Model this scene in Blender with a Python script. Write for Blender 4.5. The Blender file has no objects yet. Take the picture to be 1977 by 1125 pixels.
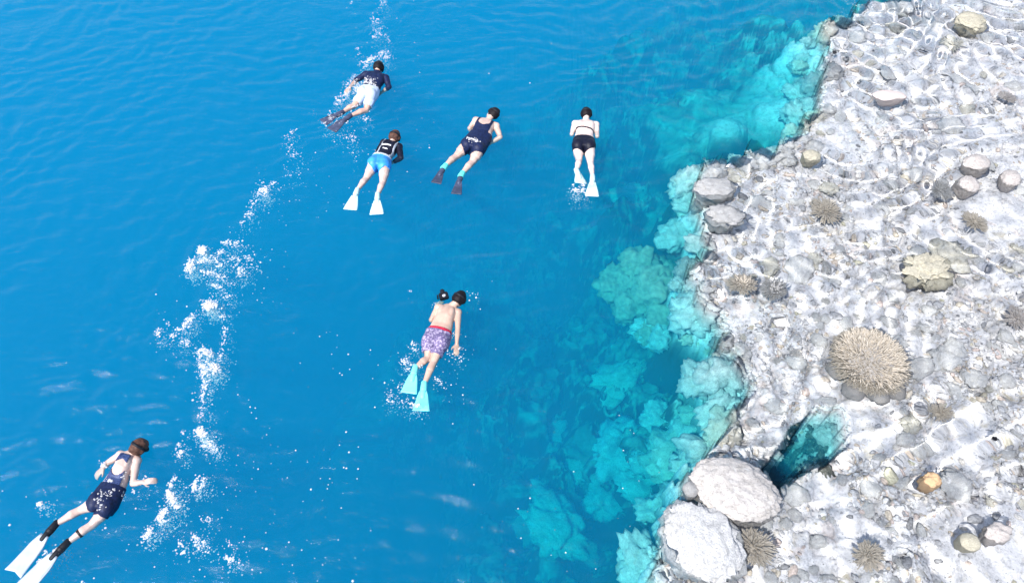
import bpy, bmesh, math, random
import numpy as np
from mathutils import Vector, Matrix

S = bpy.context.scene
COL = S.collection
R = math.radians
rng = np.random.default_rng(11)
random.seed(5)

# ------------------------------------------------------------------ camera, sky, sun, exposure
FPX, PW, PH = 1400.0, 1977.0, 1125.0
PITCH, HCAM = R(54.4), 8.25
cam = bpy.data.objects.new('camera', bpy.data.cameras.new('camera'))
COL.objects.link(cam)
cam.location = (0, 0, HCAM)
cam.rotation_euler = (math.pi / 2 - PITCH, 0, 0)
cam.data.angle = 2 * math.atan(PW / 2 / FPX)
cam.data.clip_end = 600
S.camera = cam

SUN_EL, SUN_AZ = R(55), R(-134)           # from the left of the frame, a little behind the camera
W = bpy.data.worlds.new('World')
S.world = W
W.use_nodes = True
_sk = W.node_tree.nodes.new('ShaderNodeTexSky')
_sk.sky_type = 'NISHITA'
_sk.sun_disc = False
_sk.sun_elevation = SUN_EL
_sk.sun_rotation = SUN_AZ
W.node_tree.links.new(_sk.outputs[0], W.node_tree.nodes['Background'].inputs[0])
W.node_tree.nodes['Background'].inputs[1].default_value = 0.15
_sl = bpy.data.lights.new('sun', 'SUN')
_sl.energy = 5.0
_sl.angle = R(0.5)
_sl.color = (1.0, 0.965, 0.91)
_sl.cycles.is_caustics_light = True
sun = bpy.data.objects.new('sun', _sl)
COL.objects.link(sun)
sdir = Vector((math.sin(SUN_AZ) * math.cos(SUN_EL), math.cos(SUN_AZ) * math.cos(SUN_EL), math.sin(SUN_EL)))
sun.rotation_euler = sdir.to_track_quat('Z', 'Y').to_euler()
S.view_settings.view_transform = 'Standard'
S.view_settings.look = 'None'
S.view_settings.gamma = 1
S.view_settings.use_curve_mapping = False
S.view_settings.exposure = 0.62
S.cycles.use_denoising = True
S.cycles.volume_bounces = 4
S.cycles.max_bounces = 10
S.cycles.transparent_max_bounces = 16
S.cycles.sample_clamp_indirect = 6
S.cycles.sample_clamp_direct = 12
S.cycles.blur_glossy = 0.3


def at(px, py, z=0.0):
    """Photo pixel -> world point on the level z."""
    x, y = (px - PW / 2) / FPX, -(py - PH / 2) / FPX
    d = np.array([x, math.cos(PITCH) + y * math.sin(PITCH), -math.sin(PITCH) + y * math.cos(PITCH)])
    return np.array([0, 0, HCAM]) + d * ((z - HCAM) / d[2])


# ------------------------------------------------------------------ noise
def _hash(ix, iy, iz=0, seed=0):
    h = (ix.astype(np.int64) * 374761393 + iy.astype(np.int64) * 668265263 + np.asarray(iz).astype(np.int64) * 2147483647 + seed * 1274126177) & 0xffffffff
    h = ((h ^ (h >> 13)) * 1274126177) & 0xffffffff
    h = ((h ^ (h >> 16)) * 2246822519) & 0xffffffff
    return ((h ^ (h >> 13)) & 0xffff) / 65535.0


def vnoise(x, y, seed=0):
    ix, iy = np.floor(x), np.floor(y)
    fx, fy = x - ix, y - iy
    fx, fy = fx * fx * fx * (fx * (fx * 6 - 15) + 10), fy * fy * fy * (fy * (fy * 6 - 15) + 10)
    a, b = _hash(ix, iy, 0, seed), _hash(ix + 1, iy, 0, seed)
    c, d = _hash(ix, iy + 1, 0, seed), _hash(ix + 1, iy + 1, 0, seed)
    return (a + (b - a) * fx) * (1 - fy) + (c + (d - c) * fx) * fy


def fbm(x, y, seed=0, o=4, g=.5):
    s, a, t = 0, 1, 0
    for k in range(o):
        s = s + a * vnoise(x * 2 ** k + 17.3 * k, y * 2 ** k - 9.1 * k, seed + k)
        t += a
        a *= g
    return s / t


def vnoise3(p, seed=0):
    i = np.floor(p)
    f = p - i
    f = f * f * (3 - 2 * f)
    out = 0
    for dx in (0, 1):
        for dy in (0, 1):
            for dz in (0, 1):
                w = (f[:, 0] if dx else 1 - f[:, 0]) * (f[:, 1] if dy else 1 - f[:, 1]) * (f[:, 2] if dz else 1 - f[:, 2])
                out = out + w * _hash(i[:, 0] + dx, i[:, 1] + dy, i[:, 2] + dz, seed)
    return out


def fbm3(p, seed=0, o=3):
    return sum(vnoise3(p * 2 ** k + 7.7 * k, seed + k) * .5 ** k for k in range(o)) / sum(.5 ** k for k in range(o))


def worley(x, y, seed=0):
    """F1, F2 and the cell's random number."""
    ix, iy = np.floor(x), np.floor(y)
    f1 = np.full(x.shape, 9.0)
    f2 = np.full(x.shape, 9.0)
    cid = np.zeros(x.shape)
    for dx in (-1, 0, 1):
        for dy in (-1, 0, 1):
            cx, cy = ix + dx, iy + dy
            px, py = cx + _hash(cx, cy, 1, seed), cy + _hash(cx, cy, 2, seed)
            d = np.hypot(px - x, py - y)
            m = d < f1
            f2 = np.where(m, f1, np.minimum(f2, d))
            cid = np.where(m, _hash(cx, cy, 3, seed), cid)
            f1 = np.where(m, d, f1)
    return f1, f2, cid


def sstep(a, b, x):
    t = np.clip((x - a) / (b - a), 0, 1)
    return t * t * (3 - 2 * t)


# ------------------------------------------------------------------ mesh helpers
def mesh_np(name, V, F, smooth=True):
    V = np.asarray(V, dtype=np.float32)
    F = np.asarray(F, dtype=np.int32)
    me = bpy.data.meshes.new(name)
    me.vertices.add(len(V))
    me.vertices.foreach_set('co', V.ravel())
    k = F.shape[1]
    me.loops.add(F.size)
    me.loops.foreach_set('vertex_index', F.ravel())
    me.polygons.add(len(F))
    me.polygons.foreach_set('loop_start', np.arange(0, F.size, k, dtype=np.int32))
    me.polygons.foreach_set('use_smooth', np.full(len(F), smooth))
    me.update(calc_edges=True)
    me.validate()
    return me


def link(name, me, mat=None, parent=None, label=None, cat=None, group=None, kind=None):
    o = bpy.data.objects.new(name, me)
    COL.objects.link(o)
    if mat is not None and me is not None and not me.materials:
        me.materials.append(mat)
    if parent is not None:
        o.parent = parent
    for k, v in (('label', label), ('category', cat), ('group', group), ('kind', kind)):
        if v:
            o[k] = v
    return o


def receiver(o):
    o.cycles.is_caustics_receiver = True
    return o


def grid_faces(ny, nx):
    i = np.arange(ny * nx).reshape(ny, nx)
    return np.stack([i[:-1, :-1], i[:-1, 1:], i[1:, 1:], i[1:, :-1]], -1)


# ------------------------------------------------------------------ materials
def nmat(name):
    m = bpy.data.materials.new(name)
    m.use_nodes = True
    n = m.node_tree
    n.nodes.clear()
    out = n.nodes.new('ShaderNodeOutputMaterial')
    return m, n, out


def N(n, t, **kw):
    x = n.nodes.new(t)
    for k, v in kw.items():
        if k.startswith('i_'):
            key = k[2:].replace('_', ' ')
            x.inputs[key].default_value = v
        else:
            setattr(x, k, v)
    return x


def ramp(n, fac, stops):
    r = n.nodes.new('ShaderNodeValToRGB')
    e = r.color_ramp.elements
    while len(e) < len(stops):
        e.new(0.5)
    for el, (p, c) in zip(e, stops):
        el.position = p
        el.color = (*c, 1) if len(c) == 3 else c
    n.links.new(fac, r.inputs[0])
    return r.outputs[0]


def mixc(n, fac, a, b, mode='MIX'):
    m = n.nodes.new('ShaderNodeMix')
    m.data_type = 'RGBA'
    m.blend_type = mode
    for sock, v in ((m.inputs[0], fac), (m.inputs[6], a), (m.inputs[7], b)):
        if isinstance(v, (int, float)):
            sock.default_value = v
        elif isinstance(v, tuple):
            sock.default_value = (*v, 1)
        else:
            n.links.new(v, sock)
    return m.outputs[2]


def plain(name, col, rough=.6, spec=.3, noise=0.0, scale=20, bump=0.0, bscale=60, sss=0):
    m, n, out = nmat(name)
    p = N(n, 'ShaderNodeBsdfPrincipled')
    p.inputs['Roughness'].default_value = rough
    p.inputs['Specular IOR Level'].default_value = spec
    tc = N(n, 'ShaderNodeTexCoord')
    nz = N(n, 'ShaderNodeTexNoise', i_Scale=scale, i_Detail=4.0)
    n.links.new(tc.outputs['Object'], nz.inputs['Vector'])
    c = ramp(n, nz.outputs[0], [(.3, tuple(max(0, v * (1 - noise)) for v in col)), (.7, tuple(min(1, v * (1 + noise)) for v in col))])
    n.links.new(c, p.inputs['Base Color'])
    if sss:
        p.inputs['Subsurface Weight'].default_value = sss
        p.inputs['Subsurface Radius'].default_value = (.02, .008, .005)
    if bump:
        b = N(n, 'ShaderNodeBump', i_Strength=bump, i_Distance=.01)
        nb = N(n, 'ShaderNodeTexNoise', i_Scale=bscale, i_Detail=3.0)
        n.links.new(tc.outputs['Object'], nb.inputs['Vector'])
        n.links.new(nb.outputs[0], b.inputs['Height'])
        n.links.new(b.outputs[0], p.inputs['Normal'])
    n.links.new(p.outputs[0], out.inputs[0])
    return m


def rock_mat(name, stops, tint_a, tint_b, bump=.8, world=True, seed=0.0):
    """Mottled reef limestone: crusts of grey, ochre and pink over a pale base."""
    m, n, out = nmat(name)
    p = N(n, 'ShaderNodeBsdfPrincipled', i_Roughness=.85)
    p.inputs['Specular IOR Level'].default_value = .15
    if world:
        v = N(n, 'ShaderNodeNewGeometry').outputs['Position']
    else:
        v = N(n, 'ShaderNodeTexCoord').outputs['Object']
    off = N(n, 'ShaderNodeVectorMath', operation='ADD')
    off.inputs[1].default_value = (seed, seed * 1.7, seed * .6)
    n.links.new(v, off.inputs[0])
    v = off.outputs[0]

    def noise(scale, det=6.0, rough=.6, dist=0.0):
        z = N(n, 'ShaderNodeTexNoise', i_Scale=scale, i_Detail=det, i_Roughness=rough, i_Distortion=dist)
        n.links.new(v, z.inputs['Vector'])
        return z.outputs[0]
    c = ramp(n, noise(4.2, 8.0, .68, .6), stops)
    f1 = ramp(n, noise(1.3, 4.0), [(.46, (0, 0, 0)), (.66, (1, 1, 1))])
    f2 = ramp(n, noise(9.0, 5.0), [(.5, (0, 0, 0)), (.68, (1, 1, 1))])
    ff = N(n, 'ShaderNodeMath', operation='MULTIPLY')
    n.links.new(f1, ff.inputs[0])
    n.links.new(f2, ff.inputs[1])
    c = mixc(n, ff.outputs[0], c, tint_a)
    g1 = ramp(n, noise(2.1, 3.0, .5, 1.0), [(.60, (0, 0, 0)), (.66, (1, 1, 1))])
    c = mixc(n, g1, c, tint_b)
    # pitted dark spots
    vo = N(n, 'ShaderNodeTexVoronoi', i_Scale=26.0, i_Randomness=1.0)
    n.links.new(v, vo.inputs['Vector'])
    sp = ramp(n, vo.outputs['Distance'], [(.10, (1, 1, 1)), (.22, (0, 0, 0))])
    sk = ramp(n, noise(3.3, 2.0), [(.48, (0, 0, 0)), (.6, (1, 1, 1))])
    sm = N(n, 'ShaderNodeMath', operation='MULTIPLY')
    n.links.new(sp, sm.inputs[0])
    n.links.new(sk, sm.inputs[1])
    c = mixc(n, sm.outputs[0], c, (.13, .14, .14))
    c = mixc(n, 1.0, c, ramp(n, noise(17.0, 7.0, .72), [(.36, (.62, .63, .64)), (.5, (1, 1, 1)), (.7, (1.12, 1.12, 1.1))]), 'MULTIPLY')
    if world:                                            # dark algae and pale sand on the slope below the flat
        sp_ = N(n, 'ShaderNodeSeparateXYZ')
        n.links.new(v, sp_.inputs[0])
        dz = N(n, 'ShaderNodeMapRange')
        dz.inputs[1].default_value, dz.inputs[2].default_value = -.75, -1.3
        n.links.new(sp_.outputs['Z'], dz.inputs[0])
        pat = ramp(n, noise(1.7, 6.0, .62, .8), [(.32, (.10, .11, .105)), (.46, (.24, .235, .21)), (.58, (.40, .385, .33)), (.72, (.66, .64, .58))])
        c = mixc(n, dz.outputs[0], c, pat)
        nz_ = N(n, 'ShaderNodeSeparateXYZ')              # steep faces under the lip: pool and cliff shade put into the colour
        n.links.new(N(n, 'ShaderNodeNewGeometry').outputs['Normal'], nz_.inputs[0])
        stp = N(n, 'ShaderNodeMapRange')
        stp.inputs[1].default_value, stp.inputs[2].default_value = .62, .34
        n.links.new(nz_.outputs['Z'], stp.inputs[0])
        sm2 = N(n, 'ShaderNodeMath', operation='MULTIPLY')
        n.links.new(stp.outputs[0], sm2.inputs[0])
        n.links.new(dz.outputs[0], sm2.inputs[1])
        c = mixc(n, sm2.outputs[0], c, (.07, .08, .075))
    n.links.new(c, p.inputs['Base Color'])
    b = N(n, 'ShaderNodeBump', i_Strength=bump, i_Distance=.03)
    n.links.new(noise(24.0, 8.0, .7), b.inputs['Height'])
    n.links.new(b.outputs[0], p.inputs['Normal'])
    n.links.new(p.outputs[0], out.inputs[0])
    return m


M_REEF = rock_mat('reef_limestone', [(.24, (.42, .425, .45)), (.38, (.58, .575, .60)), (.52, (.67, .66, .68)), (.66, (.75, .74, .755))],
                  (.50, .45, .35), (.70, .64, .62))
M_ROCKS = [rock_mat('reef_rock_%s' % nm, st, ta, tb, world=False, seed=sd) for nm, st, ta, tb, sd in (
    ('pale', [(.3, (.48, .48, .49)), (.5, (.64, .635, .635)), (.7, (.74, .735, .73))], (.62, .57, .45), (.8, .79, .78), 1.0),
    ('grey', [(.3, (.40, .405, .41)), (.5, (.57, .565, .57)), (.7, (.70, .695, .69))], (.52, .45, .38), (.70, .70, .69), 4.0),
    ('ochre', [(.3, (.44, .42, .36)), (.5, (.64, .61, .54)), (.7, (.74, .72, .66))], (.66, .60, .46), (.76, .75, .72), 7.0),
    ('dry', [(.3, (.28, .275, .275)), (.5, (.39, .385, .385)), (.7, (.47, .465, .46))], (.39, .36, .31), (.48, .48, .48), 9.0),
    ('white', [(.3, (.40, .395, .395)), (.5, (.50, .495, .495)), (.7, (.57, .565, .565))], (.48, .46, .41), (.56, .56, .555), 15.0),
    ('pool_shade', [(.3, (.05, .055, .05)), (.5, (.12, .125, .11)), (.7, (.26, .26, .24))], (.16, .15, .11), (.34, .34, .32), 13.0),  # near-black rock, painted shade to darken the sunlit pool wall
    ('drygrey', [(.3, (.24, .245, .255)), (.5, (.37, .37, .38)), (.7, (.48, .48, .48))], (.38, .35, .31), (.50, .50, .50), 11.0))]
M_BROWN = rock_mat('brown_coral', [(.3, (.28, .25, .235)), (.5, (.39, .355, .34)), (.7, (.47, .44, .425))], (.46, .42, .39), (.50, .48, .47), .4, False, 2.0)
M_BOULDER = rock_mat('boulder_coral', [(.3, (.30, .28, .265)), (.5, (.415, .39, .375)), (.7, (.48, .455, .44))], (.41, .38, .33), (.50, .485, .475), .5, False, 5.0)
M_STAG = plain('staghorn_tan', (.39, .35, .30), .8, .15, .30, 30, .4, 120)
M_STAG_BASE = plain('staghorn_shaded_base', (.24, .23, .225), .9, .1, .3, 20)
M_SOFT = plain('soft_coral_buff', (.40, .325, .26), .85, .1, .3, 5, .5, 30)
M_YELLOW = plain('ochre_coral', (.35, .325, .26), .85, .1, .25, 10, .4, 40)
M_ORANGE = plain('orange_sponge', (.48, .32, .19), .8, .1, .3, 25, .4, 70)
M_PINK = plain('pink_crust', (.48, .41, .39), .8, .1, .25, 14, .4, 60)
M_BLACK = plain('urchin_black', (.015, .015, .02), .5, .3)
M_FOAM = plain('foam_white', (.82, .80, .81), .45, .5, .06, 40)
_n = M_FOAM.node_tree
_mx = N(_n, 'ShaderNodeMixShader')
_mx.inputs[0].default_value = .55                        # froth is a thin film, partly see-through
_tr = N(_n, 'ShaderNodeBsdfTransparent')
_out = [x for x in _n.nodes if x.type == 'OUTPUT_MATERIAL'][0]
_n.links.new([x for x in _n.nodes if x.type == 'BSDF_PRINCIPLED'][0].outputs[0], _mx.inputs[1])
_n.links.new(_tr.outputs[0], _mx.inputs[2])
_n.links.new(_mx.outputs[0], _out.inputs[0])
M_HAIR = plain('wet_dark_hair', (.010, .007, .009), .5, .15, .4, 60, .5, 150)
M_HAIR_BR = plain('wet_brown_hair', (.085, .04, .028), .5, .2, .5, 30, .5, 150)
M_BLACKRUB = plain('black_rubber', (.010, .011, .016), .5, .2, .2)
M_NAVY = plain('navy_swimsuit', (.006, .012, .048), .55, .25, .35, 30, .35, 40)
M_NAVY2 = plain('slate_navy_swimsuit', (.03, .05, .14), .5, .35, .5, 55, .4, 50)
M_BLACKSUIT = plain('black_swim_fabric', (.004, .005, .016), .55, .25, .35, 30, .35, 40)
M_BLUE = plain('blue_swim_shorts', (.03, .24, .62), .5, .4, .35, 9, .3, 30)
M_LIGHT = plain('pale_swim_shorts', (.46, .53, .68), .7, .2, .12, 18, .5, 35)
M_RED = plain('red_waistband', (.42, .02, .05), .6, .3, .2)
M_WHITE = plain('white_print', (.78, .78, .8), .6, .3)
M_GREY = plain('grey_hem', (.45, .47, .52), .6, .3)
M_FIN_W = plain('water_tinted_white_fin_rubber', (.47, .65, .65), .5, .4, .05, 12)  # aqua tint of shallow water put into the white rubber's colour
M_FIN_T = plain('turquoise_fin_rubber', (.18, .72, .70), .5, .4, .12, 8)
M_FIN_P = plain('pale_grey_long_blade', (.40, .455, .53), .4, .5, .12, 10)
M_FIN_D = plain('dark_grey_fin_rubber', (.045, .055, .10), .5, .4, .3, 20)
M_CUFF = plain('turquoise_cuff', (.12, .72, .66), .6, .3, .12)
SKIN = {k: plain('skin_' + k, c, .40, .5, .13, 11, .2, 50, .12) for k, c in {
    'pale': (.53, .385, .335), 'fair': (.50, .35, .295), 'warm': (.46, .315, .25), 'ruddy': (.55, .33, .26), 'white': (.58, .455, .415)}.items()}


def pattern_mat():
    m, n, out = nmat('patterned_violet_fabric')
    p = N(n, 'ShaderNodeBsdfPrincipled', i_Roughness=.7)
    tc = N(n, 'ShaderNodeTexCoord')
    vo = N(n, 'ShaderNodeTexVoronoi', i_Scale=32.0)
    n.links.new(tc.outputs['Object'], vo.inputs['Vector'])
    nz = N(n, 'ShaderNodeTexNoise', i_Scale=30.0, i_Detail=3.0)
    n.links.new(tc.outputs['Object'], nz.inputs['Vector'])
    a = ramp(n, vo.outputs['Distance'], [(.25, (.30, .24, .38)), (.5, (.11, .085, .19))])
    c = mixc(n, ramp(n, nz.outputs[0], [(.52, (0, 0, 0)), (.6, (1, 1, 1))]), a, (.36, .30, .42))
    n.links.new(c, p.inputs['Base Color'])
    n.links.new(p.outputs[0], out.inputs[0])
    return m


M_PATTERN = pattern_mat()

# ------------------------------------------------------------------ the reef in plan: edge, pool and depths read off the photograph
EDGE_PX = [(1800, -40), (1775, 0), (1722, 34), (1700, 22), (1640, 40), (1622, 70), (1572, 84), (1590, 110), (1574, 135), (1596, 160), (1572, 190), (1580, 226), (1572, 244), (1548, 258),
           (1540, 288), (1492, 306), (1478, 346), (1460, 336), (1448, 316), (1432, 340), (1342, 348), (1350, 372), (1334, 402), (1350, 432), (1338, 452), (1352, 492), (1368, 516), (1346, 534), (1320, 562),
           (1346, 582), (1350, 604), (1384, 642), (1370, 690), (1400, 708), (1408, 735), (1432, 752), (1418, 790), (1404, 812), (1412, 840), (1404, 880),
           (1360, 886), (1338, 905), (1342, 930), (1322, 946), (1312, 990), (1290, 1022), (1276, 1070), (1270, 1125), (1258, 1190), (1250, 1260)]
EZ = -.45
edge = [tuple(at(x, y, EZ)[:2]) for x, y in EDGE_PX]
reef_poly = np.array(edge + [(edge[-1][0], -60), (90, -60), (90, 60), (edge[0][0] + 9, 60)])
pool_poly = np.array([at(x, y, EZ)[:2] for x, y in [(1512, 838), (1535, 820), (1560, 822), (1584, 812), (1612, 834), (1618, 868), (1598, 890), (1578, 905), (1545, 925), (1520, 922), (1508, 948), (1490, 942), (1462, 905), (1480, 886), (1508, 880), (1500, 862)]])
hole_polys = [np.array([at(x, y, EZ)[:2] for x, y in pts]) for pts in (
    [(1402, 728), (1420, 742), (1428, 770), (1412, 792), (1396, 784), (1410, 760), (1394, 744)],)]


def sdf(poly, x, y):
    """Signed distance to a polygon, positive inside."""
    d = np.full(x.shape, 1e9)
    ins = np.zeros(x.shape, bool)
    n = len(poly)
    for i in range(n):
        ax, ay = poly[i]
        bx, by = poly[(i + 1) % n]
        ex, ey = bx - ax, by - ay
        t = np.clip(((x - ax) * ex + (y - ay) * ey) / (ex * ex + ey * ey + 1e-12), 0, 1)
        d = np.minimum(d, np.hypot(x - ax - t * ex, y - ay - t * ey))
        c = ((ay > y) != (by > y)) & (x < ex * (y - ay) / (ey if abs(ey) > 1e-12 else 1e-12) + ax)
        ins ^= c
    return np.where(ins, d, -d)


DEPTH_PX = [(900, 60, 9), (800, 400, 10), (700, 750, 10), (500, 1000, 10), (100, 500, 11), (100, 100, 11), (300, 1100, 10), (820, 1100, 9), (1000, 60, 7.5), (1050, 220, 6.5), (980, 450, 5.8), (920, 720, 5.4), (880, 1000, 5.6),
            (1150, 60, 5), (1250, 200, 2.9), (1130, 450, 4.2), (1040, 620, 4.6), (1075, 800, 3.2), (1010, 930, 3.8), (1010, 1060, 4.6),
            (1290, 90, 2.2), (1400, 250, .95), (1500, 215, .85), (1420, 310, .95), (1345, 320, 1.3), (1345, 210, 1.35), (1480, 110, 1.5), (1540, 140, .9), (1600, 30, 3.2), (1690, 8, 4.5), (1500, 10, 3.0), (1400, 20, 3.2),
            (1290, 420, 2.3), (1240, 480, 2.4), (1260, 540, 1.5), (1300, 510, 1.5), (1350, 512, 4.0), (1210, 620, 3.0), (1290, 640, 2.6), (1335, 650, 1.5), (1300, 590, 3.0), (1200, 780, 2.0), (1290, 730, 2.2),
            (1340, 780, .8), (1330, 850, .9), (1370, 800, .9), (1250, 880, 1.8), (1140, 760, 2.3), (1150, 930, 2.3), (1080, 900, 2.6), (1080, 1010, 2.4), (1150, 1010, 3.4), (1200, 1060, 4.2), (1250, 1000, 2.4), (1230, 950, 2.0), (1110, 1090, 4.5), (1250, 1110, 2.8)]
_dp = np.array([[*at(x, y, -d)[:2], -d] for x, y, d in DEPTH_PX])


def base_depth(x, y):
    """Sea bed level off the reef flat, from the depth soundings above."""
    num = 0
    den = 0
    for cx, cy, cz in _dp:
        w = 1 / (((x - cx) ** 2 + (y - cy) ** 2) ** 1.6 + .003)
        num = num + w * cz
        den = den + w
    return num / den


FLAT_SAND_PX = [(1950, 1090, 1.0), (1890, 240, .55), (1690, 810, .55), (1870, 820, .5), (1420, 1040, .55), (1930, 430, .6), (1800, 440, .4), (1440, 590, .3)]
_fs = [(*at(x, y, -.2)[:2], r) for x, y, r in FLAT_SAND_PX]


SHELF = at(1440, 245, -1.05)


def ground(x, y):
    """Level of reef and sea bed at (x, y), and how far out over deep water the point is."""
    wx = (fbm(x * 2.6, y * 2.6, 3, 4) - .5) * .34
    wy = (fbm(x * 2.6, y * 2.6, 40, 4) - .5) * .34
    d = sdf(reef_poly, x + wx, y + wy)
    d = np.minimum(d, -sdf(pool_poly, x + wx * .8, y + wy * .8) * 2.0 + .25 * (fbm(x * 7, y * 7, 83, 3) - .5))
    for h in hole_polys:
        d = np.minimum(d, -sdf(h, x + wx * .3, y + wy * .3) * 2.6)
    deep = base_depth(x, y)
    dp = sdf(pool_poly, x, y)
    deep = np.where(dp > -.35, -4.8 + 3.3 * sstep(.05, .40, (x - pool_poly[:, 0].mean()) + .15 * (y - pool_poly[:, 1].mean())), deep)
    for h in hole_polys:
        deep = np.where(sdf(h, x, y) > -.2, -1.6, deep)
    # lumps: coral heads of several sizes, crevices between them
    ux, uy = x + wx * .8, y + wy * .8
    a1, a2, c1 = worley(ux / .62, uy / .62, 5)
    b1, b2, c2 = worley(ux / .27 + wx, uy / .27, 6)
    e1, e2, c3 = worley(ux / .12, uy / .12 + wx, 7)
    sand = np.zeros(x.shape)
    for sx, sy, sr in _fs:
        sand = np.maximum(sand, 1 - sstep(sr * .45, sr * 1.15, np.hypot(x - sx + wx * 2, y - sy + wy * 2)))
    rough = (1 - .82 * sand) * (.55 + .8 * sstep(.35, .65, fbm(x * 1.1, y * 1.1, 61, 3)))
    mf = sstep(.38, .62, fbm(x * 1.7 + 5, y * 1.7, 62, 3))
    n1 = fbm(x * .55, y * .55, 21, 3)
    top = -.52 + (n1 - .5) * .16 + .05 * sand
    lump = .13 * (c1 - .35) * np.clip(1 - (a1 / .75) ** 2, 0, 1) + .085 * (.3 + c2) * np.clip(1 - (b1 / .72) ** 2, 0, 1) - .10 * (1 - sstep(.02, .13, b2 - b1)) * sstep(.4, .6, fbm(x * 3, y * 3, 63, 2))
    lump += mf * (.045 * (.2 + c3) * np.clip(1 - (e1 / .7) ** 2, 0, 1) - .038 * (1 - sstep(.02, .2, e2 - e1)))
    fine = (fbm(x * 14, y * 14, 31, 4, .62) - .5) * .085
    zt = top + (lump + fine) * rough
    # the slope: bigger, looser heads with gullies running down it
    s1, s2, sc = worley(ux / .85 + wx * 2, uy / 1.25, 8)
    gul = (fbm(x * .9 + 3, y * .5, 51, 3) - .5)
    zd = deep + .55 * (sc - .2) * np.clip(1 - (s1 / .7) ** 2, 0, 1) - .35 * (1 - sstep(.03, .3, s2 - s1)) + 1.1 * gul + lump * 1.6 + fine
    shelf = 1 - sstep(.9, 2.0, np.hypot((x - SHELF[0]) * .8, (y - SHELF[1]) * .8))       # sandy shelf below the upper reef
    zd = zd + shelf * .8 * (deep - zd)
    zd = np.minimum(zd, np.maximum(deep * .4, -.95))
    zd = np.where(deep > -6, zd, deep + (zd - deep) * .3)
    k = sstep(-.58, .06, d + .42 * (fbm(x * 4.5, y * 4.5, 81, 3) - .5))
    return zd + (zt - zd) * k, d


xs = np.concatenate([[-140, -90, -60, -40, -28, -20, -14, -10, -7, -5, -3.6], np.arange(-2.6, 11.6, .024), [11.8, 12.2, 13, 14.5, 17, 22, 30, 45, 80]])
ys = [-1.0]
while ys[-1] < 17.5:
    ys.append(ys[-1] + .018 + max(0, ys[-1]) * .0018)
ys = np.concatenate([[-50, -25, -12, -6, -3, -1.8], ys, [18, 19, 21, 25, 32, 45, 70, 110]])
GX, GY = np.meshgrid(xs, ys)
GZ, GD = ground(GX, GY)
reef = receiver(link('reef', mesh_np('reef', np.stack([GX, GY, GZ], -1).reshape(-1, 3), grid_faces(len(ys), len(xs)).reshape(-1, 4)), M_REEF, kind='structure',
                     label='pale grey coral reef flat dropping off into deep blue water'))


def level(x, y):
    z, d = ground(np.array([x], float), np.array([y], float))
    return float(z[0]), float(d[0])


# ------------------------------------------------------------------ the water surface
_w = np.random.default_rng(4)
WAVES = []
for _ in range(26):                                    # crests run from the lower left to the upper right of the picture
    lam = _w.uniform(.2, .2) + _w.exponential(.19)
    WAVES.append((lam, R(122) + _w.normal(0, .55), _w.uniform(0, 6.28), .0029 * lam ** .9 * (1.45 if lam < .5 else 1)))
RIP = []
RIPA = .0066
for _ in range(16):                                    # cross chop, all directions
    lam = _w.uniform(.21, .52)
    RIP.append((lam, _w.uniform(0, 6.28), _w.uniform(0, 6.28), RIPA * lam))
head_f = at(266, 862)


def waves(x, y):
    z = np.zeros(np.shape(x))
    wx = (vnoise(x * .7, y * .7, 71) - .5) * .9
    wy = (vnoise(x * .7, y * .7, 72) - .5) * .9
    shoal = .34 + .66 * sstep(.5, 2.2, x - .25 * (y - 6) * (y > 6))     # the chop steepens over the reef flat
    for i, (lam, a, p, h) in enumerate(WAVES + RIP):
        z = z + h * (1.3 - .95 * (shoal - .34) / .66 if i < len(WAVES) else shoal) * np.sin(2 * math.pi / lam * ((x + wx) * math.cos(a) + (y + wy) * math.sin(a)) + p)
    z = z * (.55 + .9 * vnoise(x * .45, y * .45, 73))
    r = np.hypot(x - head_f[0], y - head_f[1])          # rings round the swimmer at the lower left
    z = z + .006 * np.exp(-((r - .55) / .3) ** 2) * np.sin(r * 34)
    return z


wxs = np.concatenate([[-140, -90, -60, -40, -28, -20, -16, -14], np.arange(-13, 1.2, .045), np.arange(1.2, 12.5, .026), [13, 14, 17, 22, 30, 45, 80]])
wys = np.concatenate([[-50, -25, -12, -6, -3, -1.8], np.arange(-1, 18, .030), [19, 21, 25, 32, 45, 70, 110]])
WX, WY = np.meshgrid(wxs, wys)
fade = sstep(-14, -12, WX) * (1 - sstep(12, 13, WX)) * (1 - sstep(17.5, 19, WY)) * sstep(-1.6, -.8, WY)
WZ = waves(WX, WY) * fade
cxm = (WX[:-1, :-1] + WX[1:, 1:]) / 2
cym = (WY[:-1, :-1] + WY[1:, 1:]) / 2
_, cd = ground(cxm, cym)
deep_cell = cd < -.03
WV = np.stack([WX, WY, WZ], -1).reshape(-1, 3)
WF = grid_faces(len(wys), len(wxs))


def compact(V, F):
    u, inv = np.unique(F, return_inverse=True)
    return V[u], inv.reshape(F.shape)


def deep_water():
    V, F = compact(WV, WF[deep_cell])
    nv = len(V)
    B = V.copy()
    B[:, 2] = -16.0
    e = np.concatenate([F[:, [0, 1]], F[:, [1, 2]], F[:, [2, 3]], F[:, [3, 0]]])
    key = e[:, 0].astype(np.int64) * nv + e[:, 1]
    rev = e[:, 1].astype(np.int64) * nv + e[:, 0]
    be = e[~np.isin(key, rev)]
    # the side walls get vertices of their own so the surface keeps clean normals
    u, inv = np.unique(be, return_inverse=True)
    inv = inv.reshape(be.shape)
    top, bot = 2 * nv + inv, 2 * nv + len(u) + inv
    sides = np.stack([top[:, 1], top[:, 0], bot[:, 0], bot[:, 1]], -1)
    VV = np.concatenate([V, B, V[u], B[u]])
    FF = np.concatenate([F, F[:, ::-1] + nv, sides])
    return mesh_np('water', VV, FF)


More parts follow.
